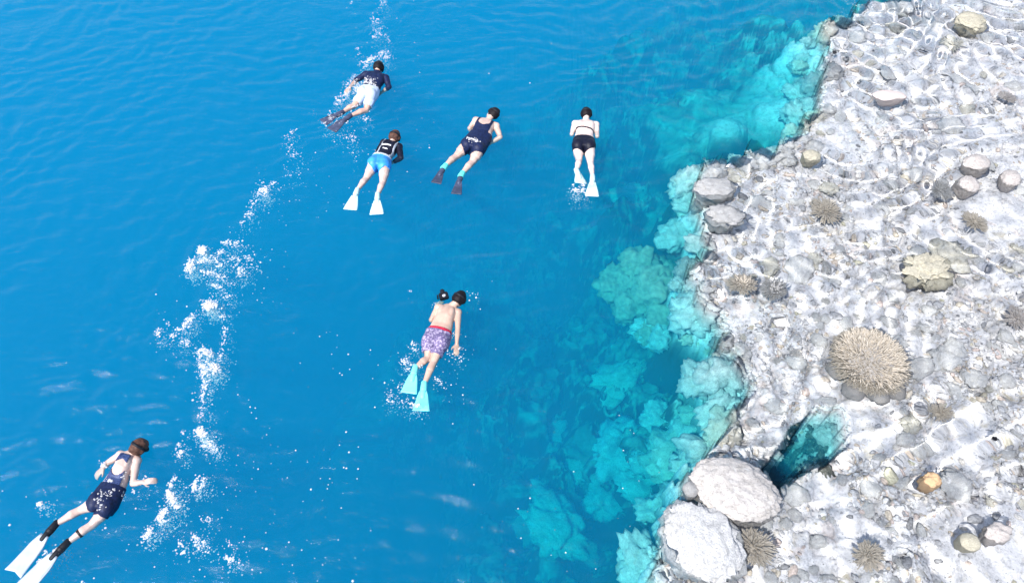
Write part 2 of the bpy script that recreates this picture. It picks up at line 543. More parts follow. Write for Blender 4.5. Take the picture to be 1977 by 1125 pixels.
def deep_mat():
    m, n, out = nmat('deep_sea_water')
    geo = N(n, 'ShaderNodeNewGeometry')
    tr = N(n, 'ShaderNodeBsdfTransparent')
    tr.inputs['Color'].default_value = (.86, .86, .86, 1)   # what gets through the surface
    gl = N(n, 'ShaderNodeBsdfGlossy', i_Roughness=.05)
    b = N(n, 'ShaderNodeBump', i_Strength=.6, i_Distance=.03)
    mp = N(n, 'ShaderNodeMapping')
    mp.inputs['Rotation'].default_value = (0, 0, R(-32))
    mp.inputs['Scale'].default_value = (2.2, 5.0, 1)
    nz = N(n, 'ShaderNodeTexNoise', i_Scale=2.4, i_Detail=5.0, i_Roughness=.6, i_Distortion=.4)
    n.links.new(geo.outputs['Position'], mp.inputs['Vector'])
    n.links.new(mp.outputs[0], nz.inputs['Vector'])
    n.links.new(nz.outputs[0], b.inputs['Height'])
    n.links.new(b.outputs[0], gl.inputs['Normal'])
    fr = N(n, 'ShaderNodeFresnel', i_IOR=1.33)
    n.links.new(b.outputs[0], fr.inputs['Normal'])
    sx = N(n, 'ShaderNodeSeparateXYZ')
    n.links.new(geo.outputs['True Normal'], sx.inputs[0])
    ab = N(n, 'ShaderNodeMath', operation='ABSOLUTE')
    n.links.new(sx.outputs['Z'], ab.inputs[0])
    gt = N(n, 'ShaderNodeMath', operation='GREATER_THAN')
    gt.inputs[1].default_value = .3                      # walls and floor of the water body do not mirror
    n.links.new(ab.outputs[0], gt.inputs[0])
    mu = N(n, 'ShaderNodeMath', operation='MULTIPLY')
    n.links.new(fr.outputs[0], mu.inputs[0])
    n.links.new(gt.outputs[0], mu.inputs[1])
    mu2 = N(n, 'ShaderNodeMath', operation='MULTIPLY')   # seen from below there is no mirror either
    bf = N(n, 'ShaderNodeMath', operation='SUBTRACT')
    bf.inputs[0].default_value = 1
    n.links.new(geo.outputs['Backfacing'], bf.inputs[1])
    n.links.new(mu.outputs[0], mu2.inputs[0])
    n.links.new(bf.outputs[0], mu2.inputs[1])
    mx = N(n, 'ShaderNodeMixShader')
    n.links.new(mu2.outputs[0], mx.inputs[0])
    n.links.new(tr.outputs[0], mx.inputs[1])
    n.links.new(gl.outputs[0], mx.inputs[2])
    n.links.new(mx.outputs[0], out.inputs['Surface'])
    va = N(n, 'ShaderNodeVolumeAbsorption')
    vs = N(n, 'ShaderNodeVolumeScatter')
    SA, SS = ABSORB, SCATTER
    ka, ks = max(SA) * 1.0001, max(SS) * 1.0001
    va.inputs['Color'].default_value = (*(1 - a / ka for a in SA), 1)
    va.inputs['Density'].default_value = ka
    vs.inputs['Color'].default_value = (*(s / ks for s in SS), 1)
    vs.inputs['Density'].default_value = ks
    vs.inputs['Anisotropy'].default_value = 0
    ad = N(n, 'ShaderNodeAddShader')
    n.links.new(va.outputs[0], ad.inputs[0])
    n.links.new(vs.outputs[0], ad.inputs[1])
    n.links.new(ad.outputs[0], out.inputs['Volume'])
    return m


ABSORB = (1.2, .122, .046)
SCATTER = (.001, .156, .262)
link('water', deep_water(), deep_mat(), kind='structure', label='deep clear blue sea water with small wind ripples')


def glass_mat():
    m, n, out = nmat('clear_shallow_water')
    g = N(n, 'ShaderNodeBsdfGlass', i_IOR=1.33, i_Roughness=0.0)
    g.inputs['Color'].default_value = (.985, .998, 1, 1)
    n.links.new(g.outputs[0], out.inputs[0])
    return m


V_, F_ = compact(WV, WF[~deep_cell])
shallow = link('shallow_water', mesh_np('shallow_water', V_, F_), glass_mat(), kind='structure', label='clear shallow water rippling over the reef flat')
shallow.cycles.is_caustics_caster = True
# ------------------------------------------------------------------ coral heads, rocks and branching corals
def ico(sub):
    bm = bmesh.new()
    bmesh.ops.create_icosphere(bm, subdivisions=sub, radius=1)
    V = np.array([v.co[:] for v in bm.verts])
    F = np.array([[v.index for v in f.verts] for f in bm.faces])
    bm.free()
    return V, F


ICO = {k: ico(k) for k in (1, 2, 3, 4, 5)}


def lump_mesh(name, seed, sub=4, amp=.45, freq=1.6, lobes=0.0, lf=3.0, flat=.6, fine=.05, deep=.6):
    V, F = ICO[sub]
    o = seed * 13.7
    r = 1 + amp * (fbm3(V * freq + o, seed, 3) - .5) * 2
    if lobes:
        p = V * lf + o
        r = r + lobes * (1 - np.abs(vnoise3(p, seed + 9) * 2 - 1)) ** 2 * .8 - lobes * .4
    r = r + fine * (fbm3(V * 9 + o, seed + 3, 2) - .5) * 2
    P = V * r[:, None]
    P[:, 2] = np.where(P[:, 2] > 0, P[:, 2] * flat, P[:, 2] * flat * deep)
    return mesh_np(name, P, F)


def tuft_mesh(name, seed, n=90, ln=.42, rad=.05, seg=5, core=.62, flat=.7, sub=True, stubby=False):
    """A branching coral: a low core with finger branches standing out of it in every direction."""
    g = np.random.default_rng(seed)
    V0, F0 = ICO[2]
    core_V = V0 * core * (1 + .25 * (fbm3(V0 * 2 + seed, seed, 2) - .5))[:, None]
    core_V[:, 2] *= flat
    VV, FF = [core_V], [F0]
    nb = len(core_V)
    for k in range(n):
        ph = g.uniform(0, 2 * math.pi)
        ct = 1 - g.uniform(0, .95)
        st = math.sqrt(1 - ct * ct)
        d = np.array([st * math.cos(ph), st * math.sin(ph), ct])
        d = d + g.normal(0, .16, 3)
        d /= np.linalg.norm(d)
        a = d * core * .85 * np.array([1, 1, flat])
        L = ln * g.uniform(.65, 1.15)
        side = np.cross(d, [.3, .2, .9])
        side /= np.linalg.norm(side)
        up = np.cross(side, d)
        r0 = rad * g.uniform(.8, 1.2)
        rings = []
        bend = g.normal(0, .12, 2)
        for q, (t, rr) in enumerate(((0, 1.1), (.5, .9), (.85, .75), (1.0, .35))):
            c = a + d * L * t + (side * bend[0] + up * bend[1]) * L * t * t
            for s in range(seg):
                an = 2 * math.pi * s / seg
                rings.append(c + (side * math.cos(an) + up * math.sin(an)) * r0 * rr)
        rings.append(a + d * L * 1.03 + (side * bend[0] + up * bend[1]) * L)
        VV.append(np.array(rings))
        f = []
        for q in range(3):
            for s in range(seg):
                i0, i1 = nb + q * seg + s, nb + q * seg + (s + 1) % seg
                f += [[i0, i1, i1 + seg], [i0, i1 + seg, i0 + seg]]
        for s in range(seg):
            f.append([nb + 3 * seg + s, nb + 3 * seg + (s + 1) % seg, nb + 4 * seg])
        FF.append(np.array(f))
        nb += len(rings)
    return mesh_np(name, np.concatenate(VV), np.concatenate(FF))


def put(o, px, py, z, sx, sy=None, sz=None, rz=0.0):
    p = at(px, py, z)
    o.location = (p[0], p[1], z)
    o.scale = (sx, sy or sx, sz or sx)
    o.rotation_euler = (0, 0, rz)
    return receiver(o)


def thing(name, label, cat, loc=(0, 0, 0), rz=0, group=None):
    o = bpy.data.objects.new(name, None)
    COL.objects.link(o)
    o.location = loc
    o.rotation_euler = (0, 0, rz)
    o.empty_display_size = .1
    o['label'], o['category'] = label, cat
    if group:
        o['group'] = group
    return o


def rubble_mat():
    m, n, out = nmat('coral_rubble')
    p = N(n, 'ShaderNodeBsdfPrincipled', i_Roughness=.9)
    p.inputs['Specular IOR Level'].default_value = .1
    geo = N(n, 'ShaderNodeNewGeometry')
    c = ramp(n, geo.outputs['Random Per Island'], [(0, (.22, .22, .23)), (.18, (.40, .40, .42)), (.45, (.60, .595, .61)), (.72, (.74, .73, .73)), (.84, (.52, .45, .36)), (.92, (.58, .48, .45)), (1, (.46, .45, .34))])
    nz = N(n, 'ShaderNodeTexNoise', i_Scale=38.0, i_Detail=5.0)
    n.links.new(geo.outputs['Position'], nz.inputs['Vector'])
    c = mixc(n, 1.0, c, ramp(n, nz.outputs[0], [(.35, (.6, .6, .6)), (.6, (1.08, 1.08, 1.08))]), 'MULTIPLY')
    n.links.new(c, p.inputs['Base Color'])
    n.links.new(p.outputs[0], out.inputs[0])
    return m


M_RUBBLE = rubble_mat()

# --- the big staghorn bush
def stag_mesh():
    g = np.random.default_rng(77)
    n, seg = 1500, 5
    k = np.arange(n) + .5
    ph = k * 2.399963 + g.normal(0, .12, n)
    ct = 1 - k / n * 1.05
    st = np.sqrt(np.clip(1 - ct * ct, 0, 1))
    VV, FF, nb = [], [], 0
    for i in range(n):
        d = np.array([st[i] * math.cos(ph[i]), st[i] * math.sin(ph[i]), ct[i] * .8 + .1]) + g.normal(0, .13, 3)
        d /= np.linalg.norm(d)
        a = np.array([st[i] * math.cos(ph[i]) * .41, st[i] * math.sin(ph[i]) * .41, ct[i] * .23])
        L = g.uniform(.075, .12) * (1 + .45 * st[i])
        side = np.cross(d, [.31, .22, .9])
        side /= np.linalg.norm(side)
        up = np.cross(side, d)
        r0 = g.uniform(.0075, .0115)
        b = g.normal(0, .22, 2)
        pts = []
        for t, rr in ((0, 1.15), (.55, 1.0), (.88, .85), (1, .45)):
            c = a + d * L * t + (side * b[0] + up * b[1]) * L * t * t
            for s in range(seg):
                an = 2 * math.pi * s / seg
                pts.append(c + (side * math.cos(an) + up * math.sin(an)) * r0 * rr)
        pts.append(a + d * L * 1.04 + (side * b[0] + up * b[1]) * L)
        f = []
        for q in range(3):
            for s in range(seg):
                i0, i1 = nb + q * seg + s, nb + q * seg + (s + 1) % seg
                f += [[i0, i1, i1 + seg], [i0, i1 + seg, i0 + seg]]
        for s in range(seg):
            f.append([nb + 3 * seg + s, nb + 3 * seg + (s + 1) % seg, nb + 4 * seg])
        VV.append(np.array(pts))
        FF.append(np.array(f))
        nb += len(pts)
    return mesh_np('branches', np.concatenate(VV), np.concatenate(FF))


p = at(1684, 690, .02)
st_ = thing('staghorn_coral', 'large round tan staghorn coral with hundreds of finger branches on the reef flat', 'coral', (p[0], p[1], -.13))
br = receiver(link('branches', stag_mesh(), M_STAG, st_, kind='stuff'))
V, F = ICO[4]
Pc = V * (.43 + .04 * (fbm3(V * 3, 5, 2) - .5))[:, None] * np.array([1, 1, .62])
receiver(link('core', mesh_np('core', Pc, F), M_STAG_BASE, st_))
for k, (dx, dy, s) in enumerate(((-.30, -.40, .17), (.02, -.47, .16), (.27, -.42, .15), (-.46, -.1, .14))):
    lb = receiver(link('base_lobe', lump_mesh('base_lobe', 60 + k, 3, .3, 2.0, .25), M_STAG_BASE, st_))
    lb.location = (dx, dy, -.12)
    lb.scale = (s, s, s)
st_.scale = (.93, .93, .93)

# --- boulder corals and other singled-out heads: pixel, size (m), material, name, label
HEADS = [
    ('boulder_coral', 'big oval pale beige boulder coral beside the dark blue pool', 'coral', 1418, 944, .0, (.50, .355, .17), -.45, M_BOULDER, dict(amp=.12, freq=1.3, lobes=.14, lf=7.0, flat=1, fine=.07)),
    ('boulder_coral', 'broad white dome of coral on the reef edge below the beige boulder coral', 'coral', 1354, 1046, -.03, (.42, .50, .14), .3, M_ROCKS[4], dict(amp=.30, freq=1.6, lobes=.20, lf=5.0, flat=1, fine=.07)),
    ('knob_coral', 'small white knob of coral on the reef edge beside the big beige boulder', 'coral', 1334, 945, .0, (.10, .10, .07), 0, M_ROCKS[3], dict(amp=.2, flat=1)),
    ('brain_coral', 'rounded pinkish brown coral head, uppermost of three near the right edge', 'coral', 1886, 316, .0, (.21, .18, .11), .2, M_BROWN, dict(amp=.2, lobes=.12, lf=7, flat=1, fine=.08)),
    ('brain_coral', 'darker grey brown coral head just below the pinkish one near the right edge', 'coral', 1869, 356, .0, (.165, .155, .10), .5, M_BROWN, dict(amp=.25, lobes=.12, lf=7, flat=1, fine=.08)),
    ('brain_coral', 'brownish coral head at the right edge beside two darker heads', 'coral', 1951, 346, .0, (.17, .15, .10), .9, M_BROWN, dict(amp=.25, lobes=.12, lf=7, flat=1, fine=.08)),
    ('yellow_coral', 'yellowish lumpy coral at the top right of the reef', 'coral', 1876, 44, .0, (.25, .23, .11), 0, M_YELLOW, dict(amp=.4, lobes=.4, lf=3.4, flat=1)),
    ('yellow_coral', 'cream yellow coral knob on the reef edge by the turquoise shallows', 'coral', 1566, 302, .0, (.14, .13, .09), 0, M_YELLOW, dict(amp=.3, lobes=.2, flat=1)),
    ('pink_coral', 'flat pink crusted coral plate on the upper reef', 'coral', 1716, 186, .0, (.28, .13, .07), 0, M_PINK, dict(amp=.25, flat=1)),
    ('orange_sponge', 'small orange sponge on the white lower right reef', 'sponge', 1799, 927, .0, (.10, .09, .09), 0, M_ORANGE, dict(amp=.4, lobes=.3, flat=1)),
    ('olive_coral', 'small olive green coral disc near the lower right corner', 'coral', 1871, 1045, .0, (.115, .10, .08), 0, M_YELLOW, dict(amp=.2, flat=1)),
    ('buff_coral', 'buff lumpy coral next to the olive disc near the lower right corner', 'coral', 1925, 1028, .0, (.15, .11, .09), 0, M_BROWN, dict(amp=.45, lobes=.3, flat=1)),
    ('ochre_coral', 'ochre lobed coral patch on the right of the reef above the staghorn coral', 'coral', 1792, 522, -.02, (.31, .23, .09), .3, M_YELLOW, dict(amp=.5, lobes=.7, lf=3.6, flat=1, fine=.12)),
    ('grey_coral', 'lumpy grey dome of coral on the reef edge below the grey table', 'coral', 1398, 418, -.02, (.28, .22, .10), 0, M_ROCKS[3], dict(amp=.3, lobes=.4, lf=4.5, flat=1)),
    ('grey_coral', 'flat grey coral table at the corner of the reef edge', 'coral', 1378, 364, -.02, (.32, .22, .09), 0, M_ROCKS[3], dict(amp=.3, lobes=.2, flat=1)),
]
for i, (nm, lab, cat, px, py, z, sz, rz, mt, kw) in enumerate(HEADS):
    o = link(nm, lump_mesh(nm, 100 + i, 5 if max(sz) > .3 else 4, deep=4.5, **kw), mt, label=lab, cat=cat)
    put(o, px, py, z - .015, *sz, rz)

TUFTS = [
    ('brown spiky branching coral on the reef point at mid left', 1430, 552, -.12, .21, M_STAG, 240, .05),
    ('grey brown branching coral beside the spiky one on the reef point', 1492, 562, -.12, .20, M_ROCKS[3], 200, .055),
    ('pale branching coral below the brown boulders at the right', 1812, 375, -.2, .20, M_ROCKS[3], 150, .06),
    ('cream fan of branching coral at the right of the reef by white sand', 1876, 436, -.22, .20, M_STAG, 150, .06),
    ('thicket of pale branching coral at the bottom edge right of the white dome', 1452, 1058, -.2, .24, M_STAG, 200, .055),
    ('small tan branching coral in the lower right middle', 1672, 1075, -.2, .19, M_STAG, 150, .06),
    ('brown fringed branching coral at the right edge by the staghorn coral', 1958, 620, -.2, .20, M_BROWN, 160, .055),
    ('tufted tan coral in the middle of the upper reef', 1590, 415, -.24, .26, M_STAG, 200, .05),
    ('low tan branching coral in the upper right near the edge', 1940, 195, -.18, .15, M_BROWN, 120, .06),
    ('round frilly coral rosette on the white lower right reef', 1810, 800, -.22, .17, M_STAG, 140, .06),
]
for i, (lab, px, py, z, s, mt, n, rd) in enumerate(TUFTS):
    o = link('branching_coral', tuft_mesh('branching_coral', 300 + i, int(n * 1.2), .46, rd * 1.05, core=.6), mt, label=lab, cat='coral', group='branching corals on the reef flat')
    put(o, px, py, z + .02, s * 1.15, s * .95, s * .78, i * .7)

# the soft coral mass and bommies down the slope
SOFT = [('pale brown coral outcrop with frilled lobes under the blue water off the reef point', 1262, 540, -.95, 1, [(-.50, .10, .30), (-.18, .34, .34), (.22, .30, .36), (.48, .05, .28), (.05, -.05, .4), (-.3, -.25, .33), (.18, -.42, .33), (.42, -.30, .26), (-.05, -.62, .26), (.02, .08, .42)])]
for lab, px, py, z, k, lobes in SOFT:
    p = at(px, py, z)
    t = thing('coral_outcrop', lab, 'coral', (p[0], p[1], z - .3))
    for j, (dx, dy, s) in enumerate(lobes):
        o = receiver(link('lobe', lump_mesh('lobe', 400 + j, 4, .5, 1.7, .55, 3.4, .7, .09), M_SOFT, t))
        o.location = (dx * 1.1, dy * 1.2, .12 * math.sin(j * 2.1))
        o.scale = (s * .98, s * .98, s * 1.1)
BOM = [(1090, 770, 2.3, .30), (1120, 880, 2.2, .26), (1190, 860, 2.0, .34), (1060, 960, 2.9, .34), (1110, 1010, 2.6, .42), (1070, 1035, 2.9, .36), (1165, 940, 2.3, .3), (1320, 860, .75, .38), (1345, 790, .6, .28), (1370, 770, .55, .24),
       (1240, 930, 1.9, .3), (1030, 980, 3.1, .3), (1240, 700, 2.4, .28), (1300, 690, 1.9, .25), (1330, 640, 1.3, .2), (1200, 740, 2.2, .3), (1275, 800, 1.5, .28), (1215, 560, 2.1, .3), (1330, 900, .9, .22), (1385, 840, .6, .2), (1270, 870, 1.5, .22), (1205, 430, 3.0, .35)]
bmes = [lump_mesh('slope_coral', 500 + k, 4, .85, 1.4, .5, 4.2, .6, .16) for k in range(6)]
for i, (px, py, d, s) in enumerate(BOM):
    o = link('slope_coral', bmes[i % 6], None, parent=None)
    if not bmes[i % 6].materials:
        bmes[i % 6].materials.append(M_ROCKS[(0, 2, 0, 2, 0, 2)[i % 6]])
    put(o, px, py, -d, s, s * random.uniform(.7, 1.5), s * .9, random.uniform(0, 6))
    o.location.z = level(o.location.x, o.location.y)[0] + .05 * s
    o.parent = reef
    o.name = 'coral_head'

# sea urchin: the round black spot on the white reef at the right
V, F = ICO[2]
ur = link('sea_urchin', tuft_mesh('sea_urchin', 900, 70, .5, .035, 4, .6, .8), M_BLACK, label='small round black sea urchin on the white reef at the right edge', cat='sea urchin')
put(ur, 1920, 847, .0, .05)
ur2 = link('sea_urchin', ur.data, None, label='black sea urchin in a reef crack at the upper left of the reef', cat='sea urchin')
put(ur2, 1611, 102, .0, .05)

# loose rocks and coral lumps lying on the flat: pieces of the reef
rmesh = []
for k in range(18):
    me = lump_mesh('rock', 700 + k, 4, (.5, .7, .4)[k % 3], (1.5, 1.8, 1.3)[k % 3], (.3, .5, .2)[k % 3], 4.0, (.55, .75, .5)[k % 3], .12)
    me.materials.append(M_ROCKS[(0, 0, 1, 0, 2, 0)[k % 6]])
    rmesh.append(me)
tmesh = []
for k in range(4):
    me = tuft_mesh('coral_tuft', 760 + k, 80, .45, .075, 4)
    me.materials.append(M_ROCKS[(0, 2, 1, 0)[k]])
    tmesh.append(me)
placed = []
tries = 0
taken = [(*at(px, py, z)[:2], max(sz) * .8) for _, _, _, px, py, z, sz, *_ in HEADS] + [(*at(1684, 700, 0)[:2], .55)] + [(*at(px, py, z)[:2], s) for _, px, py, z, s, *_ in TUFTS]
while len(placed) < 180 and tries < 30000:
    tries += 1
    px, py = random.uniform(1265, 1985), random.uniform(-5, 1135)
    p = at(px, py, -.25)
    sz = min(.30, .062 + random.expovariate(1 / .045)) * (1 if random.random() < .8 else 1.3)
    if any(math.hypot(p[0] - a, p[1] - b) < c + sz * .6 for a, b, c in taken):
        continue
    if any(math.hypot(p[0] - a, p[1] - b) < (c + sz) * .72 for a, b, c in placed):
        continue
    if any(math.hypot(p[0] - a, p[1] - b) < c * .75 for a, b, c in _fs):
        continue
    z, d = level(p[0], p[1])
    if d < .0:
        continue
    placed.append((p[0], p[1], sz))
    tuft = random.random() < .16
    o = link('coral_tuft' if tuft else 'rock', random.choice(tmesh if tuft else rmesh), None, parent=reef)
    o.location = (p[0], p[1], z + sz * .12)
    o.rotation_euler = (random.uniform(-.25, .25), random.uniform(-.25, .25), random.uniform(0, 6.28))
    o.scale = (sz * random.uniform(.8, 1.25), sz * random.uniform(.7, 1.1), sz * random.uniform(.6, 1.0))
    receiver(o)


# rocks on the pool wall, mostly with the pool's shade put into their colour
pmesh = []
for k in range(4):
    me = lump_mesh('rock', 840 + k, 4, .6, 1.7, .5, 4.0, .7, .12)
    me.materials.append(M_ROCKS[(5, 1, 5, 5)[k]])
    pmesh.append(me)
emesh = []
for k in range(6):
    me = lump_mesh('rock', 860 + k, 4, .65, 1.6, .5, 4.0, .7, .14)
    me.materials.append(M_ROCKS[(1, 0, 1, 6, 2, 0)[k]])
    emesh.append(me)
_pc = pool_poly.mean(0)
for q in range(30):
    k_ = 2 + (q % 6)
    a_, b_ = pool_poly[k_], pool_poly[k_ + 1]
    c_ = a_ + (b_ - a_) * random.random()
    inw = (_pc - c_) / np.linalg.norm(_pc - c_)
    z = -.62 - .26 * (q // 6) + random.uniform(-.06, .06)
    s_ = random.uniform(.12, .2)
    c_ = c_ + inw * (.02 + .055 * (q // 6))
    o = link('rock', pmesh[q % 4], None, parent=reef)
    o.location = (c_[0], c_[1], z)
    o.rotation_euler = (random.uniform(-.5, .5), random.uniform(-.5, .5), random.uniform(0, 6.28))
    o.scale = (s_, s_ * random.uniform(.7, 1.1), s_ * random.uniform(.8, 1.3))
    receiver(o)

# coral rubble covering the flat between the heads: past counting
g_ = np.random.default_rng(31)
_P, _R = [], []
while sum(map(len, _P)) < 9000:
    qx, qy = g_.uniform(1255, 2060, 4000), g_.uniform(-30, 1180, 4000)
    q = np.array([at(a, b, -.5)[:2] for a, b in zip(qx, qy)])
    zz, dd = ground(q[:, 0], q[:, 1])
    den = fbm(q[:, 0] * 1.6, q[:, 1] * 1.6, 95, 3)
    sm = np.zeros(len(q))
    for sx, sy, sr in _fs:
        sm = np.maximum(sm, 1 - sstep(sr * .5, sr * 1.1, np.hypot(q[:, 0] - sx, q[:, 1] - sy)))
    ok = (dd > -.05) & (g_.random(len(q)) < sstep(.30, .62, den) * (1 - .9 * sm))
    _P.append(np.column_stack([q[ok], zz[ok]]))
    _R.append(np.clip(g_.lognormal(math.log(.024), .42, ok.sum()), .010, .062))
_P, _R = np.concatenate(_P)[:9000], np.concatenate(_R)[:9000]
VV, FF = [], []
Vs, Fs = ICO[2]
shapes = [Vs * (1 + 1.1 * (fbm3(Vs * 1.5 + k * 5.1, k, 2) - .5))[:, None] for k in range(24)]
for i in range(len(_P)):
    a = g_.uniform(0, 6.28)
    sc = np.array([_R[i] * g_.uniform(.7, 1.7), _R[i] * g_.uniform(.6, 1.0), _R[i] * g_.uniform(.45, .9)])
    v = shapes[i % 24] * sc
    ca, sa = math.cos(a), math.sin(a)
    VV.append(np.column_stack([v[:, 0] * ca - v[:, 1] * sa, v[:, 0] * sa + v[:, 1] * ca, v[:, 2]]) + _P[i] + [0, 0, _R[i] * .15])
    FF.append(Fs + i * len(Vs))
receiver(link('coral_rubble', mesh_np('coral_rubble', np.concatenate(VV), np.concatenate(FF)), M_RUBBLE, kind='stuff', label='broken coral rubble strewn over the reef flat'))

# heads crowding the lip of the drop-off
_e = np.array(edge)
_sl_ = np.linalg.norm(np.diff(_e, axis=0), axis=1)
_cum = np.concatenate([[0], np.cumsum(_sl_)])
for q in range(76):
    u_ = _cum[-1] * .93 * (q + random.uniform(.1, .9)) / 76 + .3
    k_ = min(len(_sl_) - 1, int(np.searchsorted(_cum, u_) - 1))
    f_ = (u_ - _cum[k_]) / _sl_[k_]
    ex, ey = _e[k_] * (1 - f_) + _e[k_ + 1] * f_
    tx, ty = (_e[k_ + 1] - _e[k_]) / _sl_[k_]
    off = random.uniform(-.12, .42)
    ex, ey = ex + ty * off, ey - tx * off
    z_, d_ = level(ex, ey)
    s_ = random.uniform(.12, .27)
    if z_ < -1.75:
        continue
    if math.hypot(ex - at(1358, 1050)[0], ey - at(1358, 1050)[1]) < .5 or math.hypot(ex - at(1416, 946)[0], ey - at(1416, 946)[1]) < .55:
        continue
    o = link('rock', emesh[random.randrange(6)], None, parent=reef)
    o.location = (ex, ey, min(-.42, max(z_ + .1 * s_, -1.25)))
    o.rotation_euler = (random.uniform(-.4, .4), random.uniform(-.4, .4), random.uniform(0, 6.28))
    o.scale = (s_ * random.uniform(.8, 1.3), s_ * random.uniform(.8, 1.2), s_ * random.uniform(.9, 1.5))
    receiver(o)


# ------------------------------------------------------------------ the swimmers
def seg_tube(p0, r0, p1, r1, n=12):
    """Tapered capsule as closed meshes (V, F quads/tris as tris)."""
    p0, p1 = np.array(p0, float), np.array(p1, float)
    d = p1 - p0
    L = np.linalg.norm(d) + 1e-9
    d = d / L
    s = np.cross(d, [0.13, .2, 1.0] if abs(d[2]) < .9 else [1.0, 0, 0])
    s /= np.linalg.norm(s)
    u = np.cross(s, d)
    rows = []
    for a in (-80, -50, -20):
        rows.append((p0 + d * r0 * math.sin(R(a)), r0 * math.cos(R(a))))
    for a in (20, 50, 80):
        rows.append((p1 + d * r1 * math.sin(R(a)), r1 * math.cos(R(a))))
    V = [p0 - d * r0]
    for c, rr in rows:
        for k in range(n):
            t = 2 * math.pi * k / n
            V.append(c + (s * math.cos(t) + u * math.sin(t)) * rr)
    V.append(p1 + d * r1)
    F = []
    for k in range(n):
        F.append((0, 1 + (k + 1) % n, 1 + k))
    for q in range(len(rows) - 1):
        for k in range(n):
            a, b = 1 + q * n + k, 1 + q * n + (k + 1) % n
            F += [(a, b, b + n), (a, b + n, a + n)]
    e = len(V) - 1
    for k in range(n):
        F.append((e, 1 + (len(rows) - 1) * n + k, 1 + (len(rows) - 1) * n + (k + 1) % n))
    return np.array(V), F


def loft(secs, n=24):
    """secs: centre, right vector, up vector, half width, half thickness."""
    V, F = [], []
    for c, rv, uv, hw, ht in secs:
        for k in range(n):
            t = 2 * math.pi * k / n
            ct, s_ = math.cos(t), math.sin(t)
            q = 2.4
            V.append(c + rv * hw * math.copysign(abs(ct) ** (2 / q), ct) + uv * ht * math.copysign(abs(s_) ** (2 / q), s_))
    for q in range(len(secs) - 1):
        for k in range(n):
            a, b = q * n + k, q * n + (k + 1) % n
            F += [(a, b, b + n), (a, b + n, a + n)]
    V.append(secs[0][0])
    V.append(secs[-1][0])
    m = len(V)
    for k in range(n):
        F.append((m - 2, (k + 1) % n, k))
        F.append((m - 1, (len(secs) - 1) * n + k, (len(secs) - 1) * n + (k + 1) % n))
    return np.array(V), F


def ellipsoid(c, ax, rad):
    V, F = ICO[3]
    return V @ (np.array(ax) * np.array(rad)[:, None]) + np.array(c), [tuple(f) for f in F]


def unit(v):
    return v / (np.linalg.norm(v) + 1e-9)


